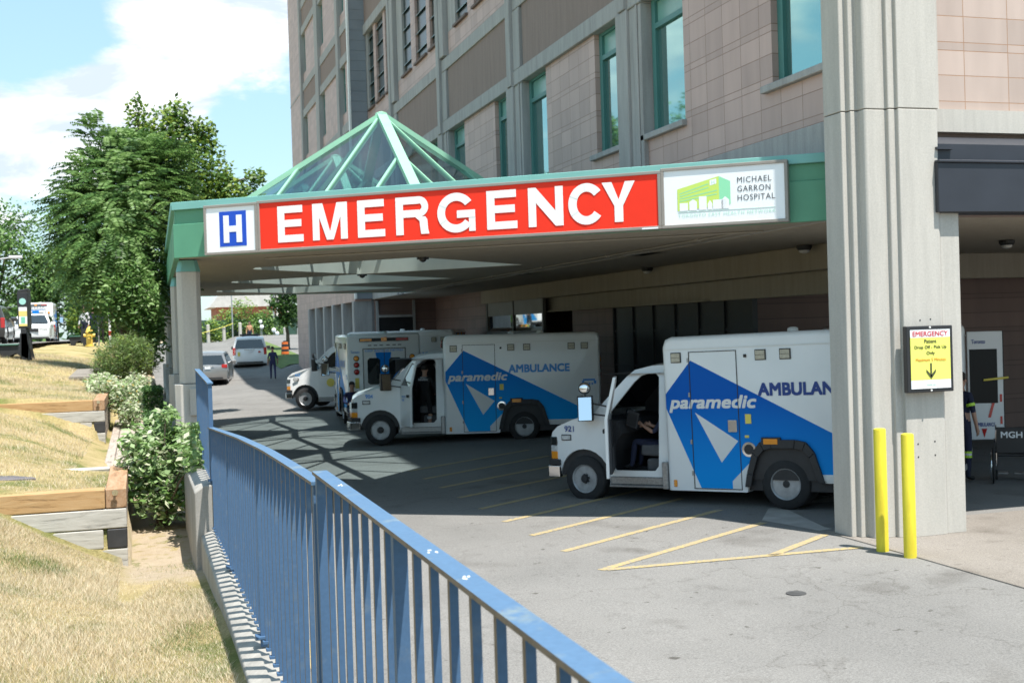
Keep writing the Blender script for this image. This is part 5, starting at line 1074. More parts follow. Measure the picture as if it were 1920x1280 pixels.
T = thing('timber_edging', 'row of upright grey timbers edging the hedge bed', 'edging', (.0, 19, 1.0))
for k in range(16):
    y = 18.0 + k * .32; q = MB(w_oldy); q.box(-.03, .09, y, y + .29, .7, 1.36 + .02 * math.sin(k * 3)); q.build('upright', T, world=True, bevel=.012, seg=1)
q = MB(M('slate_slab', (.12, .11, .12), .7, var=.25, scale=6)); q.prism([(-2.9, 13.25, 1.50), (-1.35, 13.32, 1.46), (-1.05, 13.40, 1.45), (-1.3, 13.62, 1.46), (-2.9, 13.7, 1.52)], (0, 0, .05)); o = q.build('stone_slab', bevel=.012, seg=1); tag(o, 'flat dark slate slab half sunk in the dry grass of the nearer crib', 'stone')
q = MB(m_slab)
for (x, y, w, l) in ((-1.25, 29.2, .5, 1.7), (-1.05, 31.3, .5, 1.9), (-.85, 33.6, .45, 1.8)): q.obox((x - w / 2, y - l / 2, float(tz(x, y)) - .02), (w, .04, 0), (.1, l, .12), (0, 0, .09))
o = q.build('stone_edging', bevel=.02, seg=1); tag(o, 'run of pale flat stones bordering the lawn beside the round shrub', 'edging')

# ------------------------------------------------------------------ plants
def leaf_mat(name, c1, c2, trans=.36, rough=.5, scale=1.3):
    return M(name, c1, rough, var=.2, scale=scale, col2=c2, trans=trans, spec=.35, world=True)
def rand_unit(n):
    v = rng.normal(size=(n, 3)); return v / np.linalg.norm(v, axis=1, keepdims=True)
def leaf_quads(P, L_, Wd, up_bias=.6, droop=.3, out_c=None):
    """kite shaped leaves at P: folded a little, random turn"""
    n = len(P); nrm = rand_unit(n); nrm[:, 2] = np.abs(nrm[:, 2]) + up_bias; nrm /= np.linalg.norm(nrm, axis=1, keepdims=True)
    d = np.cross(nrm, rand_unit(n)); d /= np.linalg.norm(d, axis=1, keepdims=True); d[:, 2] -= droop * rng.random(n); d /= np.linalg.norm(d, axis=1, keepdims=True)
    s = np.cross(d, nrm); s /= np.linalg.norm(s, axis=1, keepdims=True)
    l = (L_ * rng.uniform(.7, 1.25, n))[:, None]; w = (Wd * rng.uniform(.75, 1.2, n))[:, None]
    V = np.stack([P, P + d * l * .42 + s * w * .5, P + d * l, P + d * l * .42 - s * w * .5], 1).reshape(-1, 3)
    F = np.arange(4 * n).reshape(n, 4); return V, F
def blob_points(blobs, n, shell=.45):
    w = np.array([b[3] * b[4] * b[5] for b in blobs]) ** .75; w = w / w.sum(); k = rng.choice(len(blobs), n, p=w); B_ = np.array(blobs)[k]
    u = rand_unit(n); r = rng.random(n) ** shell; r = r * (1 + .12 * np.sin(u[:, 0] * 7 + k) * np.sin(u[:, 2] * 6 + k * 2))
    return B_[:, :3] + u * B_[:, 3:6] * r[:, None]
def limbs(mb, base, tips, r0, n=7):
    base = Vector(base)
    for t in tips:
        t = Vector(t); mid = base.lerp(t, .45) + Vector((random.uniform(-.15, .15), random.uniform(-.15, .15), .12 * (t - base).length))
        mb.path([base, mid, t], [r0 * .55, r0 * .34, r0 * .08], n)
m_bark = M('bark', (.11, .085, .06), .9, var=.35, scale=7, bump=.6, bscale=20)
def bush(name, label, loc, blobs, n, L_, Wd, mats, group=None, cat='shrub', stems=10, droop=.3, wts=None, shell=.4, up=.6):
    T = thing(name, label, cat, loc, group); P = blob_points(blobs, n, shell); V, F = leaf_quads(P, L_, Wd, up, droop)
    V = V - np.array(loc); mi = rng.choice(len(mats), len(F), p=wts)
    fast_mesh('foliage', V, F, mats, mi, T, kind=None)
    q = MB(m_bark); b0 = Vector((0, 0, 0)); 
    for i in range(stems):
        p = P[rng.integers(len(P))] - np.array(loc); q.path([b0 + Vector((random.uniform(-.1, .1), random.uniform(-.1, .1), -.05)), Vector(p) * .5 + Vector((0, 0, .1)), Vector(p)], [.016, .011, .004], 5)
    q.build('stem', T); return T
g_l = leaf_mat('leaf_fresh', (.12, .22, .055), (.23, .37, .12)); g_pale = leaf_mat('leaf_pale', (.22, .34, .13), (.36, .46, .24)); g_crm = leaf_mat('leaf_cream', (.50, .54, .36), (.62, .64, .48)); g_dk = leaf_mat('leaf_dark', (.026, .066, .018), (.055, .122, .032)); g_md = leaf_mat('leaf_mid', (.065, .145, .034), (.135, .25, .065)); g_yel = leaf_mat('leaf_yellow_green', (.15, .235, .035), (.27, .35, .06)); g_bl = leaf_mat('leaf_needle', (.075, .125, .045), (.16, .20, .075)); g_rust = leaf_mat('leaf_rust', (.35, .28, .08), (.42, .33, .10))
bush('leafy_shrub', 'rounded light green leafy shrub between the nearer timber crib and the blue railings', (.20, 14.2, .78), [(.20, 14.2, 1.40, .36, .44, .48), (.0, 14.1, 1.52, .26, .3, .34), (.46, 14.3, 1.50, .22, .35, .46), (.22, 14.0, 1.10, .33, .36, .30), (.12, 14.4, 1.78, .27, .3, .24), (.48, 14.2, 1.72, .18, .3, .22), (-.12, 14.2, 1.75, .14, .2, .14), (.54, 13.5, 1.74, .15, .5, .24), (.50, 12.9, 1.66, .13, .4, .18), (-.20, 14.0, 1.30, .12, .2, .2), (.3, 14.3, 2.0, .12, .2, .16)], 4400, .095, .055, [g_l, g_pale, g_crm], wts=[.30, .52, .18], stems=16)
bush('variegated_shrub', 'cream edged variegated shrub behind the farther timber crib', (-.30, 25.2, 1.3), [(-.62, 25.4, 1.85, .42, .5, .38), (-.22, 25.0, 1.72, .36, .5, .42), (-.15, 24.4, 1.45, .26, .4, .34), (-.75, 26, 2.0, .36, .5, .26), (-.02, 26.2, 1.9, .28, .5, .34)], 5200, .085, .045, [g_crm, g_pale, g_l, g_rust], wts=[.55, .25, .16, .04], stems=8)
bush('needle_shrub', 'large rounded feathery green shrub at the edge of the upper lawn', (-.32, 29.2, 1.95), [(-.32, 29.2, 2.45, .72, .8, .55), (-.60, 29.1, 2.33, .40, .6, .43), (.02, 29.4, 2.42, .42, .6, .50), (-.25, 29.3, 2.78, .42, .5, .26)], 9000, .13, .016, [g_bl, g_l, g_yel], wts=[.6, .25, .15], stems=6, droop=-.5, shell=.35)
for i, (y, h, lab) in enumerate(((21.6, 1.62, 'clipped dark green box hedge nearest the outer column'), (24.6, 1.95, 'clipped dark green box hedge between the second column and the variegated shrub'))):
    P = np.stack([rng.uniform(.06, .42, 5000), rng.uniform(y - .9, y + 1.1, 5000), rng.uniform(.95, h, 5000)], 1); k = rng.integers(0, 3, 5000); j = rng.random(5000)
    P[k == 0, 0] = .08 + j[k == 0] * .05; P[k == 1, 1] = y - .88 + j[k == 1] * .06; P[k == 2, 2] = h - j[k == 2] * .06; V, F = leaf_quads(P, .05, .035, .3)
    o = fast_mesh('box_hedge', V, F, [g_dk, g_md], rng.choice(2, len(F), p=[.6, .4])); tag(o, lab, 'hedge', 'clipped hedges beside the columns')
    me = o.data; 
def tree(name, label, loc, blobs, n, L_, Wd, mats, wts, trunk_r, trunk_h, group=None, fronds=0, flen=.7, droop=.35, shell=.5, leaflet=(.12, .036)):
    T = thing(name, label, 'tree', loc, group); lo = np.array(loc); Vs, Fs, Ms, k0 = [], [], [], 0
    if n:
        P = blob_points(blobs, n, shell); V, F = leaf_quads(P, L_, Wd, .5, droop); Vs.append(V); Fs.append(F); Ms.append(rng.choice(len(mats), len(F), p=wts)); k0 = len(V)
    if fronds:      # feathery compound leaves: a drooping rachis with paired leaflets
        P = blob_points(blobs, fronds, .28); C0 = np.average(np.array(blobs)[:, :3], axis=0, weights=np.array(blobs)[:, 3]); d = P - C0; d[:, 2] *= .5; d += rand_unit(fronds) * .6; d[:, 2] += .25; d /= np.linalg.norm(d, axis=1, keepdims=True)
        s = np.cross(d, [0, 0, 1]); s /= np.linalg.norm(s, axis=1, keepdims=True); Ln = flen * rng.uniform(.7, 1.25, fronds); m_ = rng.choice(len(mats), fronds, p=wts)
        for j in range(9):
            t = .16 + .84 * j / 8; c = P + d * (Ln * t)[:, None]; c[:, 2] -= Ln * .42 * t * t; tap = 1 - .45 * abs(t - .45) * 1.4
            for sg in (-1, 1):
                dd = s * sg + d * .35; dd[:, 2] -= .35; dd /= np.linalg.norm(dd, axis=1, keepdims=True); w = np.cross(dd, rand_unit(fronds) * .55 + np.array([.75 * sg, -.5, .35])); w /= np.linalg.norm(w, axis=1, keepdims=True) + 1e-9
                l = leaflet[0] * tap; V = np.stack([c, c + dd * l * .4 + w * leaflet[1] * .5, c + dd * l, c + dd * l * .4 - w * leaflet[1] * .5], 1).reshape(-1, 3)
                Vs.append(V); Fs.append(np.arange(len(V)).reshape(-1, 4) + k0); k0 += len(V); Ms.append(m_)
    fast_mesh('crown', np.concatenate(Vs) - lo, np.concatenate(Fs), mats, np.concatenate(Ms), T)
    q = MB(m_bark); b0 = Vector((0, 0, -.2)); top = Vector((random.uniform(-.2, .2), random.uniform(-.2, .2), trunk_h)); q.path([b0, b0.lerp(top, .5) + Vector((.08, -.05, 0)), top], [trunk_r * 1.25, trunk_r, trunk_r * .8], 10)
    tips = [Vector(b[:3]) - Vector(loc) + Vector((random.uniform(-.3, .3) * b[3], random.uniform(-.3, .3) * b[4], .2 * b[5])) for b in blobs]; limbs(q, top - Vector((0, 0, .15)), tips, trunk_r)
    for tp in tips: limbs(q, tp * .55 + top * .45, [tp + Vector((random.uniform(-.45, .45), random.uniform(-.45, .45), random.uniform(-.3, .15))) for _ in range(2)], trunk_r * .4, 5)
    q.build('trunk', T, smooth=True); return T
tree('feathery_tree', 'tall tree with drooping feathery compound leaves left of the canopy', (-.45, 32.6, 1.6),
     [(-.75, 32.3, 5.6, .95, 1.2, 1.2), (-.1, 32.8, 6.6, 1.15, 1.2, 1.1), (-.75, 32.6, 6.9, .75, .9, .8), (.2, 33.0, 5.0, .75, .9, 1.2), (.15, 32.9, 7.5, .7, .7, .7), (-1.0, 32.2, 4.9, .65, .8, .7), (-.25, 32.4, 4.3, .75, .8, .7), (-.80, 33, 8.2, .34, .35, .45), (.75, 33, 6.6, .6, .7, .9), (-1.15, 32.5, 6.2, .7, .9, .9), (.75, 33, 7.6, .5, .6, .55), (-.35, 32.6, 7.5, .6, .7, .55)], 1500, .10, .04, [g_md, g_dk, g_l], [.40, .10, .50], .12, 3.4, fronds=2600, flen=.72, leaflet=(.19, .055))
tree('maple_tree', 'bright yellow green broadleaf tree behind the canopy roof', (.25, 43.6, 1.7),
     [(1.9, 43.6, 8.6, 1.5, 1.4, 1.5), (.8, 43.4, 9.6, 1.0, 1.0, 1.3), (1.55, 43.6, 10.6, .55, .6, .75), (2.9, 43.8, 7.9, 1.1, 1.1, 1.0), (3.9, 43.9, 7.7, .75, .8, .7), (4.2, 43.8, 8.6, .42, .45, .38), (2.5, 43.7, 10.0, .45, .5, .7), (.2, 43.4, 10.7, .36, .35, .75), (2.1, 43.5, 9.9, .45, .5, .8), (-.3, 43.4, 9.6, .6, .7, .7), (1.0, 43.4, 6.6, 1.2, 1.1, 1.2), (2.6, 44, 6.2, 1.2, 1.0, .8), (.9, 44, 4.8, .9, .9, .8)], 12000, .19, .13, [g_md, g_l, g_yel, g_dk], [.22, .30, .42, .06], .15, 4.6, droop=.4, shell=.42)
tree('shade_tree', 'dense dark tree low behind the outer columns', (-.6, 38.5, 1.9),
     [(-.05, 38.6, 4.4, .75, .9, 1.3), (-.35, 38.3, 4.5, .7, .9, 1.0), (.35, 39, 3.6, .45, .7, 1.0), (.05, 37.5, 3.2, .55, .8, .9)], 5200, .15, .10, [g_dk, g_md], [.6, .4], .10, 2.2, droop=.4)
bush('broadleaf_shrub', 'glossy pale backed leafy shrub hanging over the needle shrub under the feathery tree', (-.05, 31.0, 1.9), [(.05, 30.9, 3.75, .62, .6, .75), (-.45, 30.8, 3.9, .5, .5, .6), (.28, 31.2, 3.0, .42, .5, .8), (-.1, 31, 4.4, .5, .5, .5)], 3400, .15, .075, [g_md, g_l, g_pale], cat='shrub', wts=[.55, .28, .17], stems=8, droop=.5)
big = 'trees along the upper street'
for i, (x, y, h, w, lab, mt) in enumerate(((-10.2, 101, 10.8, 5.0, 'broad tree cut by the left edge above the parked grey SUV', 0), (-6.2, 102, 7.4, 3.2, 'mid green street tree above the far white ambulance', 0), (-3.3, 99, 5.4, 2.3, 'yellowish street tree right of the far ambulance', 1), (-2.2, 108, 5.2, 2.4, 'darker conifer like tree farthest up the street beside the lamp pole', 2), (-14.5, 100, 10.5, 4.6, 'tall tree behind the parked cars farthest left', 2), (-15, 66, 13, 5.0, 'very tall tree outside the left edge across the street', 0), (-13, 52, 9.5, 3.6, 'tall tree outside the left edge nearer than the very tall one', 0))):
    bl = []
    for k in range(9):
        a = rng.uniform(0, 6.28); r = rng.uniform(.1, .75) * w; zz = rng.uniform(.42, .95); bl.append((x + math.cos(a) * r * (1.15 - zz * .6), y + math.sin(a) * r, 2.9 + h * zz - .3, w * rng.uniform(.32, .52), w * .45, h * rng.uniform(.13, .2)))
    bl += [(x - w * .4, y, 2.9 + h * .32, w * .5, w * .5, h * .2), (x + w * .4, y, 2.9 + h * .30, w * .5, w * .5, h * .2)]
    mats = ([g_md, g_l, g_dk], [g_yel, g_l, g_md], [g_dk, g_md, g_bl])[mt]
    tree('street_tree', lab, (x, y, 2.8), bl, 5500, .34, .22, mats, [.5, .3, .2], .18, h * .35, group=big, shell=.42)
tree('street_tree', 'dark drooping tree at the corner of the hospital beyond the ramp', (9.9, 84, 1.9), [(9.6, 84, 5.2, 1.2, 1.2, .8), (10.2, 84, 4.2, 1.1, 1.1, .8), (9.5, 83.8, 3.9, .6, .8, .5), (10, 84, 6.2, 1.1, 1.1, .8), (9.9, 84, 7.2, .9, .9, .7)], 2600, .26, .17, [g_dk, g_md], [.6, .4], .12, 2.2)
for i, (x, y, z, r, lab, m_) in enumerate(((6.2, 113.5, 3.2, 1.5, 'yellow green roadside bushes left of the lamp post beyond the cross street', g_yel), (9.3, 114.5, 4.6, 2.1, 'bright bush in front of the white roofed house', g_yel), (11.3, 114, 3.9, 1.5, 'bright weedy bush by the green fence end', g_l))):
    bush('roadside_bush', lab, (x, y, 2.5), [(x, y, z, r, r * .6, r * .75), (x + r * .7, y, z - .5, r * .7, r * .5, r * .5), (x - r * .7, y, z - .3, r * .7, r * .5, r * .6), (x + .2, y, z + r * .5, r * .5, r * .4, r * .5)], 1300, .28, .18, [m_, g_l], group='bushes beyond the cross street', stems=5)
# far wood closing the horizon
Vs, Fs = [], []; k0 = 0
for (xa, xb, ya, yb, n, hh) in ((-60, -8, 118, 135, 9000, 9), (-8, 5, 150, 165, 2500, 6), (14, 70, 150, 170, 4500, 8)):
    P = np.stack([rng.uniform(xa, xb, n), rng.uniform(ya, yb, n), 2.8 + hh * rng.random(n) ** .8 * (0.75 + .25 * np.sin(rng.uniform(xa, xb, n)))], 1); P[:, 2] = 2.8 + (P[:, 2] - 2.8) * (.72 + .28 * np.sin(P[:, 0] * .45 + 1) * np.sin(P[:, 0] * .17))
    V, F = leaf_quads(P, .95, .7, .5); Vs.append(V); Fs.append(F + k0); k0 += len(V)
o = fast_mesh('woodland', np.concatenate(Vs), np.concatenate(Fs), [g_md, g_dk, g_l], rng.choice(3, k0 // 4, p=[.5, .3, .2]), kind='stuff'); tag(o, 'distant mass of trees along the horizon', 'woodland')

# ------------------------------------------------------------------ grass blades on the lawn
def blades(n, xr, yr, dens_far):
    x = rng.uniform(*xr, n); y = yr[0] + (yr[1] - yr[0]) * rng.random(n) ** dens_far; z = tz(x, y)
    bed = (x > -.22) & (y > 10.2 + .5 * np.sin(x * 9)); keep = (~bed | (rng.random(n) < .03)) & ~((x > -.80) & (x < -.05) & (y > 14.3) & (y < 30)) & ~((x > -.36) & (y > 12.1) & (y < 14.5)) & (x < .44)
    keep &= ~((y > 12.0) & (y < 12.42)) & ~((y > 14.15) & (y < 14.5)) & ~((y > 22.2) & (y < 22.65))
    return x[keep], y[keep], z[keep]
xa, ya, za = blades(230000, (-2.6, .44), (4.2, 12.1), .8); xb, yb, zb = blades(60000, (-3.6, -.2), (12.2, 27), .9); xc, yc, zc = blades(30000, (-4.6, -.6), (26, 40), 1.)
x = np.concatenate([xa, xb, xc]); y = np.concatenate([ya, yb, yc]); z = np.concatenate([za, zb, zc]); n = len(x)
sc = np.concatenate([np.full(len(xa), 1.), np.full(len(xb), 1.35), np.full(len(xc), 1.9)])
h = rng.uniform(.014, .040, n) * sc * (1 + .5 * np.sin(x * 3.1) * np.sin(y * 2.3)); az = rng.uniform(0, 6.283, n); ln = rng.uniform(.2, 1.3, n) * h; wd = rng.uniform(.0010, .0021, n) * sc * 1.25; az2 = rng.uniform(0, 6.283, n)
dx, dy = np.cos(az2) * wd, np.sin(az2) * wd
V = np.stack([np.stack([x - dx, y - dy, z - .004], 1), np.stack([x + dx, y + dy, z - .004], 1), np.stack([x + np.cos(az) * ln, y + np.sin(az) * ln, z + h], 1)], 1).reshape(-1, 3)
s_l = M('straw_blade', (.57, .485, .335), .7, var=.2, scale=2., col2=(.69, .61, .45), world=True, trans=.3); s_d = M('straw_brown', (.50, .385, .23), .7, var=.2, scale=3., world=True, trans=.25); s_g = M('grass_green', (.13, .19, .05), .6, var=.2, scale=3., world=True, trans=.3)
grn = np.clip(.08 + 1.0 * (np.sin(x * 2.9 + 1.3 + np.sin(y * 2.1)) * np.sin(y * 1.75 + x * 1.4) - .45), .05, .75); u = rng.random(n); mi = np.where(u < grn, 2, np.where(u < grn + .25, 1, 0))
o = fast_mesh('grass', V, np.arange(3 * n).reshape(n, 3), [s_l, s_d, s_g], mi, kind='stuff'); tag(o, 'dry straw coloured summer grass covering the slope', 'grass')
# ------------------------------------------------------------------ street furniture and far things
T = thing('park_bench', 'nearer dark bench with green seat beside its tall advertising pillar', 'bench', (-3.1, 34.5, 2.44), 'benches with pillars on the upper lawn')
m_bgr = M('bench_green', (.05, .14, .11), .5, var=.1); m_bk2 = M('bench_black', (.022, .024, .028), .55, var=.15)
def bench(T, s=1.0):
    q = MB(m_bgr)
    for k in range(4): q.box(-.42, .10, -.55 + k * .28, -.55 + k * .28 + .25, .40, .445)
    q.build('seat', T, bevel=.012, seg=1)
    for y in (-.5, .45):
        q = MB(m_bk2); q.prism([(-.42, y, .40), (-.36, y, .16), (-.42, y, 0), (-.20, y, 0), (-.10, y, .14), (.04, y, .18), (.12, y, .12), (.16, y, 0), (.42, y, 0), (.36, y, .3), (.34, y, .72), (.14, y, .72), (.12, y, .40)], (0, .08, 0)); q.build('leg', T, bevel=.012, seg=1)
    q = MB(m_bk2)
    for k in range(5): q.prism([(.14, -.5 + k * .2, .12), (.33, -.5 + k * .2, .0), (.36, -.5 + k * .2, .3), (.30, -.5 + k * .2, .84), (.16, -.5 + k * .2, .84)], (0, .17, 0))
    q.build('back_slats', T, bevel=.015, seg=1)
    q = MB(m_bk2); q.box(.10, .36, -.5, .5, .84, 1.80); q.prism([(.10, -.5, 1.80), (.36, -.5, 1.80), (.36, -.5, 1.90), (.12, -.5, 1.84)], (0, 1, 0)); q.build('pillar', T, bevel=.012, seg=1)
    q = MB(m_wht, M('poster_yellow', (.75, .60, .20), .4, var=0), M('poster_mint', (.20, .55, .40), .4, var=0), M('emblem_teal', (.35, .65, .60), .4, var=0)); Y = -.503
    q.box(.13, .33, Y - .004, Y, .90, 1.40, 0); q.box(.13, .33, Y - .006, Y - .004, 1.16, 1.30, 1); q.box(.13, .33, Y - .006, Y - .004, .90, .96, 1); q.box(.18, .28, Y - .008, Y - .004, .98, 1.14, 2); q.lathe([(.085, 0), (.085, .005)], (.23, Y, 1.55), (0, -1, 0), n=20, m=3); q.build('poster', T)
bench(T)
T = thing('park_bench', 'farther dark bench with green seat beside the yellow hydrant', 'bench', (-2.5, 56, 2.70), 'benches with pillars on the upper lawn'); 
q = MB(m_bgr); q.box(-.36, .12, -.5, .5, .40, .45); q.build('seat', T); q = MB(m_bk2); q.prism([(-.36, -.45, .4), (-.30, -.45, 0), (-.16, -.45, 0), (-.05, -.45, .2), (.16, -.45, .2), (.22, -.45, 0), (.42, -.45, 0), (.36, -.45, .72), (.16, -.45, .72), (.12, -.45, .4)], (0, .9, 0)); q.build('leg', T)
q = MB(M('hydrant_yellow', (.70, .50, .10), .45, var=.1, scale=6)); q.lathe([(.19, 0), (.19, .05), (.135, .06), (.135, .58), (.17, .60), (.17, .64), (.14, .66), (.12, .76), (.06, .83), (.03, .90)], (0, 0, 0), n=18); q.lathe([(.07, -.24), (.07, .24)], (0, 0, .48), (1, 0, 0), n=12); q.lathe([(.09, 0), (.09, .22)], (0, 0, .42), (0, -1, 0), n=12)
o = q.build('fire_hydrant', smooth=True, sm_ang=35); o.location = (-2.0, 55, 2.66); tag(o, 'yellow fire hydrant beside the round needle shrub', 'hydrant')
q = MB(M('galvanised', (.42, .43, .44), .45, met=.6, var=.1)); m_gal = q.mats[0]
def pole(name, label, cat, x, y, z0, z1, r=.05, head=None, group=None):
    T = thing(name, label, cat, (x, y, z0), group); q = MB(m_gal); q.tube((0, 0, -.2), (0, 0, z1 - z0), r, r * .75, 10); q.build('post', T, smooth=True, sm_ang=40)
    if head: head(T, z1 - z0)
    return T
def h_meter(T, h): q = MB(m_plate); q.box(-.09, .09, -.06, .06, h - .02, h + .34); q.build('head', T, bevel=.03)
pole('sign_post', 'slim post with a small white head beyond the needle shrub', 'post', -1.77, 60, 2.7, 4.45, .03, h_meter)
def h_lamp(T, h):
    q = MB(m_gal); q.path([(0, 0, h - .2), (.2, 0, h), (1.1, 0, h + .12)], [.05, .045, .035], 8); q.build('arm', T); q = MB(m_plate); q.box(.95, 1.55, -.1, .1, h + .06, h + .2); q.build('lamp_head', T, bevel=.05)
pole('street_lamp', 'street lamp with a curved arm reaching in from the left edge', 'street lamp', -6.55, 60, 2.85, 6.75, .07, h_lamp)
T = thing('road_work_sign', 'yellow diamond road sign on a white and red barricade by the trees', 'sign', (-1.0, 62, 2.6))
q = MB(M('sign_amber', (.80, .42, .02), .4, var=0)); q.prism([(-.26, 0, 1.72), (0, 0, 1.98), (.26, 0, 1.72), (0, 0, 1.46)], (0, .02, 0)); q.build('panel', T)
q = MB(m_plate, m_redl)
for x in (-.3, .3): q.box(x - .05, x + .05, .03, .07, 0, 1.7, 0); q.box(x - .055, x + .055, .02, .03, .55, .75, 1)
q.build('stand', T)
T = thing('traffic_barrel', 'orange and black striped traffic barrel on the grass by the ramp', 'barrel', (9.0, 78, 1.42)); 
q = MB(M('barrel_orange', (.70, .16, .03), .5, var=.05), m_blk); pr = [(.30, 0), (.30, .1)]; z = .1
for k in range(6): q.lathe([(.27 - .012 * k, 0), (.265 - .012 * k, .16)], (0, 0, .1 + k * .155), n=18, m=1 - k % 2)
q.build('drum', T); q = MB(m_blk); q.lathe([(.36, 0), (.36, .09), (.28, .1)], (0, 0, 0), n=18); q.build('base', T); q = MB(m_blk); q.lathe([(.12, 0), (.12, .06), (.03, .1)], (0, 0, 1.03), n=12); q.build('cap', T)
# cross street, hoarding, house
T = thing('green_fence', 'long fence hung with dark green fabric beyond the cross street', 'fence', (5, 116, 2.5))
q = MB(M('green_fabric', (.02, .065, .05), .7, var=.2, scale=1.)); q.box(3.5, 20, 116, 116.05, 2.55, 4.5); q.build('fabric', T, world=True)
for k in range(8): q = MB(m_gal); q.tube((4.6 + 2.0 * k, 115.95, 2.4), (4.6 + 2.0 * k, 115.95, 4.62), .045, n=8); q.build('post', T, world=True)
for i, (x, h) in enumerate(((6.1, 1.65), (7.5, 1.4), (8.95, 1.75), (13.0, 1.2))):
    q = MB(m_conc); q.lathe([(.16, 0), (.15, h - .05), (.10, h)], (x, 112.3, 2.4), n=14); o = q.build('concrete_post'); tag(o, ('pale concrete post leftmost beyond the cross street', 'short pale concrete post holding the yellow tape', 'pale concrete post right of the lamp mast beyond the cross street', 'low pale concrete post by the hospital corner')[i], 'post', 'concrete posts by the cross street')
q = MB(M('tape_yellow', (.70, .62, .08), .5, var=0)); q.path([(5.0, 112.1, 3.2), (6.1, 112.1, 3.42), (7.5, 112.1, 3.8), (8.3, 112.1, 4.1)], .03, 6); o = q.build('barrier_tape'); tag(o, 'yellow barrier tape strung between the far posts', 'tape')
pole('lamp_mast', 'tall pale lamp mast beyond the cross street', 'mast', 8.3, 112.6, 2.4, 8.2, .07); pole('utility_pole', 'grey utility pole right of the white roofed house', 'pole', 12.2, 114, 2.4, 8.5, .10)
for i, (x, y, z, r) in enumerate(((10.8, 112.2, 4.05, .17), (10.9, 112.2, 3.55, .2), (12.0, 112.4, 3.2, .22), (12.3, 112.4, 2.9, .2))):
    pole('globe_lamp', ('white globe lamp uppermost of the pair by the green fence', 'white globe lamp below its twin by the green fence', 'white globe lamp nearer the hospital corner', 'lowest white globe lamp by the hospital corner')[i], 'lamp', x, y, 2.4, z, .03, lambda T, h, r=r: MB(m_wht).lathe([(.01, -r), (r * .7, -r * .7), (r, 0), (r * .7, r * .7), (.01, r)], (0, 0, h + r * .8), n=14).build('globe', T, smooth=True), 'white globe lamps by the green fence')
T = thing('house', 'house with pale shingle roof and brick gable beyond the cross street', 'house', (11, 132, 2.6))
q = MB(M('red_brick', (.30, .12, .08), .85, var=.2, scale=6)); q.box(8.0, 15.5, 130, 140, 2.6, 6.1); q.build('wall', T, world=True); q = MB(M('pale_shingle', (.46, .46, .45), .8, var=.12, scale=2.))
q.prism([(7.2, 129.4, 6.0), (16, 129.4, 6.0), (13.4, 129.4, 8.8), (9.4, 129.4, 8.8)], (0, 11, 0)); q.build('roof', T, world=True, bevel=.02)
for x in (9.2, 11.4, 13.6): q = MB(m_vgl); q.box(x, x + .9, 129.93, 129.99, 3.6, 5.2); q.build('window', T, world=True)
for x in (14.2, 15.3): q = MB(m_trimw); q.tube((x, 129.2, 2.6), (x, 129.2, 6.0), .14, n=10); q.build('porch_post', T, world=True)
T = thing('reflection_shed', 'added orange shed out of view, placed to be mirrored in the bay window', 'shed', (-14, 121, 2.6)); q = MB(M('shed_orange', (.62, .26, .05), .6, var=.1)); q.box(-16, -11.6, 120, 124, 2.6, 6.2); q.build('wall', T, world=True); q = MB(m_dark); q.box(-13.9, -12.8, 119.95, 119.99, 2.7, 5.2); q.build('door', T, world=True); q = MB(m_gal); q.box(-16.3, -11.3, 119.7, 124.3, 6.2, 6.35); q.build('roof', T, world=True)  # unseen shed, added only for its reflection in the bay window pane

# ------------------------------------------------------------------ wheelchair in the drop-off bay
T = thing('wheelchair', 'black transport wheelchair with MGH on its backrest in the drop-off bay', 'wheelchair', (14.12, 16.95, 0), rotz=R(-38))
m_vin = M('black_vinyl', (.02, .02, .022), .5, var=.1)
for sd in (-1, 1):
    q = MB(m_rub, m_chr); c = Vector((sd * .30, 0, .305)); q.path([c + Vector((0, math.cos(k * math.pi / 14), math.sin(k * math.pi / 14))) * .29 for k in range(29)], .016, 8); q.path([c + Vector((sd * .03, math.cos(k * math.pi / 14) * .25, math.sin(k * math.pi / 14) * .25)) for k in range(29)], .008, 6, 1)
    for k in range(12): q.tube(c, c + Vector((0, math.cos(k * .5236), math.sin(k * .5236))) * .28, .003, n=4, m=1)
    q.build('wheel', T); q = MB(m_rub); q.lathe([(.09, -.015), (.09, .015)], (sd * .24, .48, .09), (1, 0, 0), n=16); q.build('caster', T)
    q = MB(m_chr); q.path([(sd * .25, -.14, 1.0), (sd * .25, -.02, .92), (sd * .25, 0, .3), (sd * .25, .02, .48), (sd * .25, .45, .46), (sd * .24, .5, .2)], .012, 8); q.path([(sd * .25, 0, .70), (sd * .25, .34, .70), (sd * .25, .38, .48)], .012, 8); q.build('side_frame', T); q = MB(m_vin); q.box(sd * .25 - .03, sd * .25 + .03, .0, .32, .70, .74); q.build('armrest', T, bevel=.01)
q = MB(m_vin); q.box(-.24, .24, 0, .42, .46, .51); q.build('seat', T, bevel=.02); q = MB(m_vin); q.box(-.25, .25, -.03, .01, .52, .96); bk = q.build('backrest', T, bevel=.01); q = MB(m_plate); put_text(q, 'MGH', (-.17, -.035, .78), (1, 0, 0), UP, .34, .11, bold=.03); q.build('lettering', bk, recalc=False)
for sd in (-1, 1): q = MB(m_alu); q.box(sd * .13 - .08, sd * .13 + .08, .52, .72, .10, .12); q.build('footrest', T)
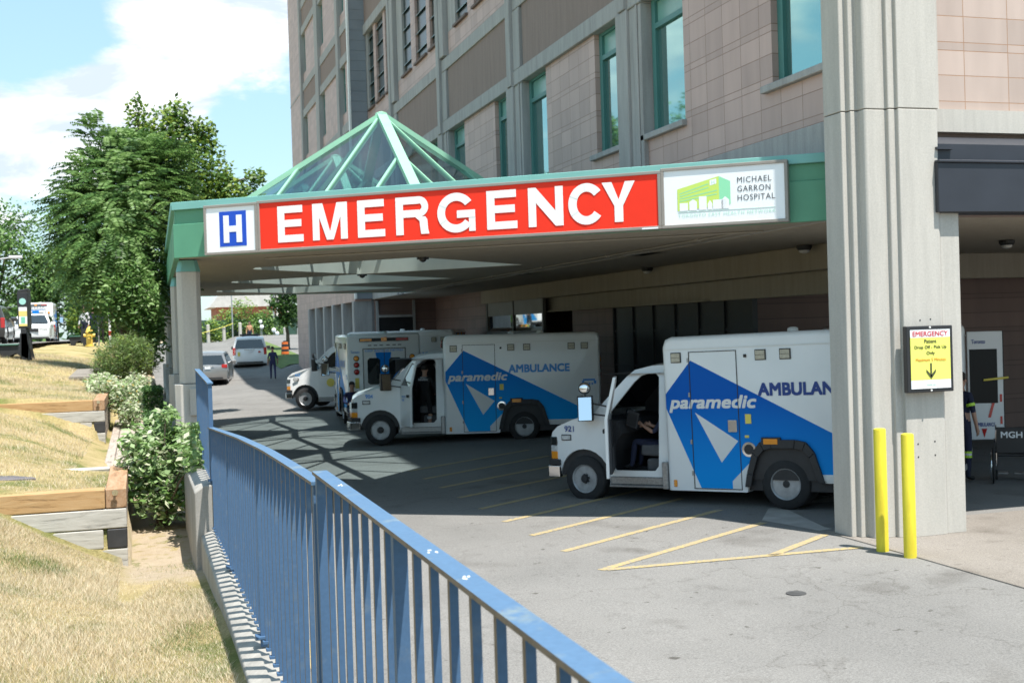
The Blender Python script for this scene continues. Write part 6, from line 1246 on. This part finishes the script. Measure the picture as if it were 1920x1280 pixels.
T = thing('ambulance_stretcher', 'low stretcher trolley with a red and white end by the wheelchair', 'stretcher', (12.55, 17.9, 0), rotz=R(-40)); q = MB(m_vin); q.box(-.27, .27, -.9, .9, .48, .56); q.build('mattress', T, bevel=.03); q = MB(m_alu); q.box(-.28, .28, -.95, .95, .43, .47); q.tube((-.25, -.7, .1), (.25, .6, .43), .015); q.tube((.25, -.7, .1), (-.25, .6, .43), .015); q.build('frame', T); q = MB(m_redl, m_trimw)
for k in range(6): q.box(-.28 + k * .093, -.28 + (k + 1) * .093, -.97, -.95, .42, .48, k % 2)
q.build('end_rail', T)
for x in (-.25, .25):
    for y in (-.75, .75): q = MB(m_rub); q.lathe([(.07, -.02), (.07, .02)], (x, y, .07), (1, 0, 0), n=14); q.build('wheel', T)

# ------------------------------------------------------------------ people: one skinned body each
m_skin = M('skin', (.42, .24, .17), .55, var=.06, scale=6); m_hair = M('dark_hair', (.02, .015, .012), .7, var=.2, scale=30); m_navy = M('navy_cloth', (.014, .018, .045), .85, var=.25, scale=9); m_scrub = M('navy_scrubs', (.022, .026, .085), .85, var=.25, scale=9); m_shoe = M('dark_shoe', (.015, .015, .015), .6, var=.1); m_wcl = M('white_cloth', (.55, .56, .58), .8, var=.1); m_tan = M('tan_cloth', (.45, .24, .14), .8, var=.15); m_hi = M('reflective_lime', (.45, .72, .05), .5, var=.05); m_refl = M('reflective_silver', (.62, .63, .64), .35, var=.05)
def person(label, loc, rz, J, shirt, pants, sleeves=True, group=None, s=1., legskin=False):
    """J overrides joints of a standing figure facing +Y (x right, z up), metres"""
    j = dict(pelvis=(0, 0, .95), waist=(0, .0, 1.10), chest=(0, .0, 1.32), neckb=(0, -.01, 1.47), neck=(0, .0, 1.54), head=(0, .02, 1.63), brow=(0, .025, 1.70), crown=(0, .0, 1.755))
    for a, sg in (('l', -1), ('r', 1)):
        j.update({a + 'sh': (sg * .17, -.01, 1.42), a + 'el': (sg * .24, -.03, 1.14), a + 'wr': (sg * .25, .04, .90), a + 'hand': (sg * .25, .06, .83), a + 'hip': (sg * .095, 0, .92), a + 'kn': (sg * .105, .02, .50), a + 'an': (sg * .105, -.02, .09), a + 'toe': (sg * .12, .14, .045)})
    j.update(J); rad = dict(pelvis=(.155, .115), waist=(.135, .10), chest=(.165, .115), neckb=(.075, .07), neck=(.055, .055), head=(.078, .090), brow=(.082, .095), crown=(.055, .065))
    for a in 'lr': rad.update({a + 'sh': (.062, .062), a + 'el': (.042, .042), a + 'wr': (.028, .030), a + 'hand': (.022, .036), a + 'hip': (.085, .09), a + 'kn': (.058, .06), a + 'an': (.042, .045), a + 'toe': (.04, .032)})
    ed = [('pelvis', 'waist'), ('waist', 'chest'), ('chest', 'neckb'), ('neckb', 'neck'), ('neck', 'head'), ('head', 'brow'), ('brow', 'crown')]
    for a in 'lr': ed += [('chest', a + 'sh'), (a + 'sh', a + 'el'), (a + 'el', a + 'wr'), (a + 'wr', a + 'hand'), ('pelvis', a + 'hip'), (a + 'hip', a + 'kn'), (a + 'kn', a + 'an'), (a + 'an', a + 'toe')]
    for a, sg in (('l', -1), ('r', 1)):     # five fingers each
        h = Vector(j[a + 'hand']); d = (h - Vector(j[a + 'wr'])).normalized(); sd = d.cross(Vector((sg, 0, 0))); sd = sd.normalized() if sd.length > .01 else Vector((0, 1, 0)); cu = d.cross(sd) * sg
        for k, (o_, l) in enumerate(((-.026, .062), (-.009, .072), (.009, .068), (.026, .052))):
            n1, n2 = f'{a}f{k}a', f'{a}f{k}b'; p = h + sd * o_ + d * .025; j[n1] = tuple(p + d * l * .5); j[n2] = tuple(p + d * l * .85 + cu * l * .35); rad[n1] = (.009, .009); rad[n2] = (.007, .007); ed += [(a + 'hand', n1), (n1, n2)]
        n1, n2 = a + 'ta', a + 'tb'; j[n1] = tuple(h + sd * -.042 - d * .005); j[n2] = tuple(h + sd * -.055 + d * .03); rad[n1] = (.011, .011); rad[n2] = (.008, .008); ed += [(a + 'hand', n1), (n1, n2)]
    names = list(j); ix = {n: i for i, n in enumerate(names)}; me = bpy.data.meshes.new('person'); me.from_pydata([Vector(j[n]) * s for n in names], [(ix[a], ix[b]) for a, b in ed], []); o = bpy.data.objects.new('person', me); COL.objects.link(o)
    sk = o.modifiers.new('skin', 'SKIN'); sk.use_smooth_shade = True
    for i, n in enumerate(names): sv = me.skin_vertices[0].data[i]; sv.radius = [r * s for r in rad[n]]; sv.use_root = n == 'pelvis'
    sb = o.modifiers.new('sub', 'SUBSURF'); sb.levels = 2; sb.render_levels = 2; bpy.context.view_layer.update(); baked(o); me = o.data
    for m in (shirt, pants, m_skin, m_shoe): me.materials.append(m)
    seg = []
    for a, b in ed:
        arm = b[1:] in ('wr',) and not sleeves; 
        if b in ('neck', 'head', 'brow', 'crown') or 'hand' in b or b[1:2] in ('f', 't') and b[1:] not in ('toe',) or arm: k = 2
        elif b[1:] == 'toe': k = 3
        elif b[1:] in ('hip', 'kn'): k = 1
        elif b[1:] == 'an': k = 2 if legskin and a[0] == legskin else 1
        elif (a, b) == ('pelvis', 'waist'): k = 1
        else: k = 0
        seg.append((Vector(j[a]) * s, Vector(j[b]) * s, k))
    for p in me.polygons:
        c = p.center; best = (9, 0)
        for a, b, k in seg:
            d = b - a; t = max(0, min(1, (c - a).dot(d) / max(d.length_squared, 1e-9))); r = (c - a - d * t).length
            if r < best[0]: best = (r, k)
        p.material_index = best[1]; p.use_smooth = True
    o.location = loc; o.rotation_euler = (0, 0, rz); tag(o, label, 'person', group)
    hd = Vector(j['brow']) * s; q = MB(m_hair); V = []; n, mrow = 14, 7
    for r_ in range(mrow + 1):
        th = r_ / mrow * 2.15
        for k in range(n):
            a = 2 * math.pi * k / n; f = Vector((math.sin(th) * math.cos(a) * .092, math.sin(th) * math.sin(a) * .108 - .012, math.cos(th) * .095 + .01)); 
            if math.sin(a) > .1 and th > 1.0: f *= .80
            V.append(hd + f * s)
    q.add(V, [(r_ * n + k, r_ * n + (k + 1) % n, (r_ + 1) * n + (k + 1) % n, (r_ + 1) * n + k) for r_ in range(mrow) for k in range(n)]); q.build('hair', o, smooth=True)
    f = Vector(j['head']) * s; q = MB(m_dark)
    for sg in (-1, 1): q.lathe([(.012, 0), (.008, .006)], f + Vector((sg * .033, .090, .045)) * s, (0, 1, 0), n=8)
    q.build('eyes', o); q = MB(m_skin); q.prism([f + Vector(v) * s for v in ((-.014, .088, -.005), (.014, .088, -.005), (.006, .10, .04), (-.006, .10, .04))], (0, .022 * s, -.006)); 
    for sg in (-1, 1): q.lathe([(.028, 0), (.02, .012)], f + Vector((sg * .080, .0, .02)) * s, (sg, 0, 0), n=8)
    q.build('nose_and_ears', o); q = MB(M('lips', (.35, .12, .10), .5, var=0)); q.box(f.x - .025 * s, f.x + .025 * s, f.y + .085 * s, f.y + .094 * s, f.z - .045 * s, f.z - .032 * s); q.build('mouth', o)
    return o
person('person in navy scrubs walking away beside the white SUV on the ramp', (6.82, 64.9, .545), R(-5), dict(lkn=(-.11, .16, .52), lan=(-.11, .18, .10), ltoe=(-.12, .33, .05), rkn=(.11, -.02, .50), ran=(.11, -.20, .14), rtoe=(.12, -.08, .04), lel=(-.25, -.10, 1.15), lwr=(-.26, -.08, .91), lhand=(-.26, -.06, .84), rel=(.25, .02, 1.14), rwr=(.26, .14, .92), rhand=(.26, .17, .86)), m_scrub, m_scrub, sleeves=False, s=.985)
# local ambulance frame -> world
def in_vehicle(T, p): bpy.context.view_layer.update(); return T.matrix_world @ Vector(p)
hd1 = R(38.6)
person('paramedic seated at the wheel of the nearest ambulance, forearm reaching for a clipboard', in_vehicle(A1, (-.58, 2.30, -.02)), hd1, dict(pelvis=(0, 0, .93), waist=(0, -.06, 1.08), chest=(0, -.10, 1.32), neckb=(0, -.10, 1.47), neck=(0, -.08, 1.53), head=(0, -.05, 1.62), brow=(0, -.04, 1.69), crown=(0, -.06, 1.74), lsh=(-.18, -.11, 1.42), rsh=(.18, -.11, 1.42), lel=(-.27, .06, 1.18), lwr=(-.19, .27, 1.27), lhand=(-.15, .34, 1.30), rel=(.26, .06, 1.16), rwr=(.12, .26, 1.25), rhand=(.08, .32, 1.28), lhip=(-.10, .02, .93), rhip=(.10, .02, .93), lkn=(-.15, .47, 1.02), rkn=(.12, .46, 1.0), lan=(-.15, .54, .60), ran=(.12, .52, .60), ltoe=(-.16, .68, .57), rtoe=(.13, .66, .57)), m_navy, m_navy, sleeves=False)
T = thing('clipboard', 'grey clipboard held by the paramedic at the wheel', 'clipboard', in_vehicle(A1, (-.80, 2.74, 1.22)), rotz=hd1); q = MB(m_int); q.obox((-.02, -.08, 0), (.012, 0, 0), (0, .20, .06), (0, -.06, .26)); q.build('board', T, bevel=.004, seg=1); q = MB(m_blk); q.obox((-.026, -.06, .03), (.005, 0, 0), (0, .16, .05), (0, -.048, .20)); q.build('sheet', T)
p2 = person('paramedic in black uniform with TORONTO PARAMEDIC across the back, in the middle ambulance doorway', in_vehicle(A2, (-.80, 2.48, .32)), R(74 - 105), dict(lkn=(-.12, .12, .50), lan=(-.12, .05, .12), rkn=(.12, .05, .46), ran=(.11, -.10, .06), rtoe=(.12, .02, .02), lel=(-.27, .02, 1.16), lwr=(-.22, .22, 1.0), lhand=(-.20, .28, .96), rel=(.27, .02, 1.16), rwr=(.22, .20, 1.02), rhand=(.2, .26, 1.0)), M('black_uniform', (.010, .010, .012), .85, var=.2, scale=9), M('black_trouser', (.011, .011, .013), .85, var=.2, scale=9), s=.93, legskin='r')
q = MB(m_wcl)
put_text(q, 'TORONTO', (-.085, -.128, 1.335), (1, 0, 0), UP, .17, .036, bold=.02); put_text(q, 'PARAMEDIC', (-.13, -.128, 1.275), (1, 0, 0), UP, .26, .05, bold=.03); q.build('back_lettering', p2, recalc=False)
q = MB(m_wcl); q.lathe([(.062, 0), (.060, .05)], (.108, -.03, .32), (0, -.2, 1), n=14); q.build('white_band', p2)
p4 = person('paramedic in navy uniform with lime reflective bands, half hidden by the pier', (13.62, 17.6, 0), R(-70), dict(lel=(-.26, -.10, 1.18), lwr=(-.2, .12, 1.12), lhand=(-.17, .19, 1.12)), m_navy, m_navy, sleeves=False, s=1.06)
q = MB(m_hi, m_refl)
for sg in (-1, 1): q.lathe([(.078, 0), (.078, .05)], (sg * .19, -.02, 1.36), (sg * .25, 0, -1), n=12, m=0); q.lathe([(.066, 0), (.064, .04)], (sg * .112, .005, .42), (0, 0, 1), n=12, m=0); q.lathe([(.0655, .04), (.0645, .075)], (sg * .112, .005, .42), (0, 0, 1), n=12, m=1); q.lathe([(.065, .075), (.064, .11)], (sg * .112, .005, .42), (0, 0, 1), n=12, m=0)
q.build('reflective_band', p4)
grp = 'distant people on the upper street'
person('distant person in pale top standing behind the farther bench', (-2.35, 59, 2.76), R(150), {}, m_wcl, m_navy, group=grp); person('distant person in dark clothes beside the yellow hydrant', (-2.0, 60.5, 2.76), R(170), {}, m_scrub, m_navy, group=grp); person('distant person in dark jacket with reddish hair band right of the hydrant', (-1.7, 61, 2.74), R(200), dict(lhand=(-.2, .2, 1.0), lwr=(-.22, .14, 1.03)), m_navy, m_shoe, group=grp)
person('distant person in a tan top standing beyond the roof of the white SUV', (8.55, 98, 2.25), R(180), {}, m_tan, m_navy, s=1.02)
person('person in dark blue sitting low on the rear step of the ambulance with lettered doors', in_vehicle(A3, (-1.0, -2.06, .06)), R(180), dict(pelvis=(0, 0, .50), waist=(0, .02, .65), chest=(0, .06, .88), neckb=(0, .07, 1.03), neck=(0, .09, 1.09), head=(0, .12, 1.17), brow=(0, .13, 1.24), crown=(0, .11, 1.29), lsh=(-.18, .05, .98), rsh=(.18, .05, .98), lel=(-.26, .18, .75), lwr=(-.16, .38, .68), lhand=(-.13, .44, .67), rel=(.26, .18, .75), rwr=(.16, .38, .68), rhand=(.13, .44, .67), lhip=(-.10, .03, .49), rhip=(.10, .03, .49), lkn=(-.14, .45, .50), rkn=(.14, .45, .50), lan=(-.14, .46, .10), ran=(.14, .46, .10), ltoe=(-.15, .60, .04), rtoe=(.15, .60, .04)), m_scrub, m_navy, s=.98)
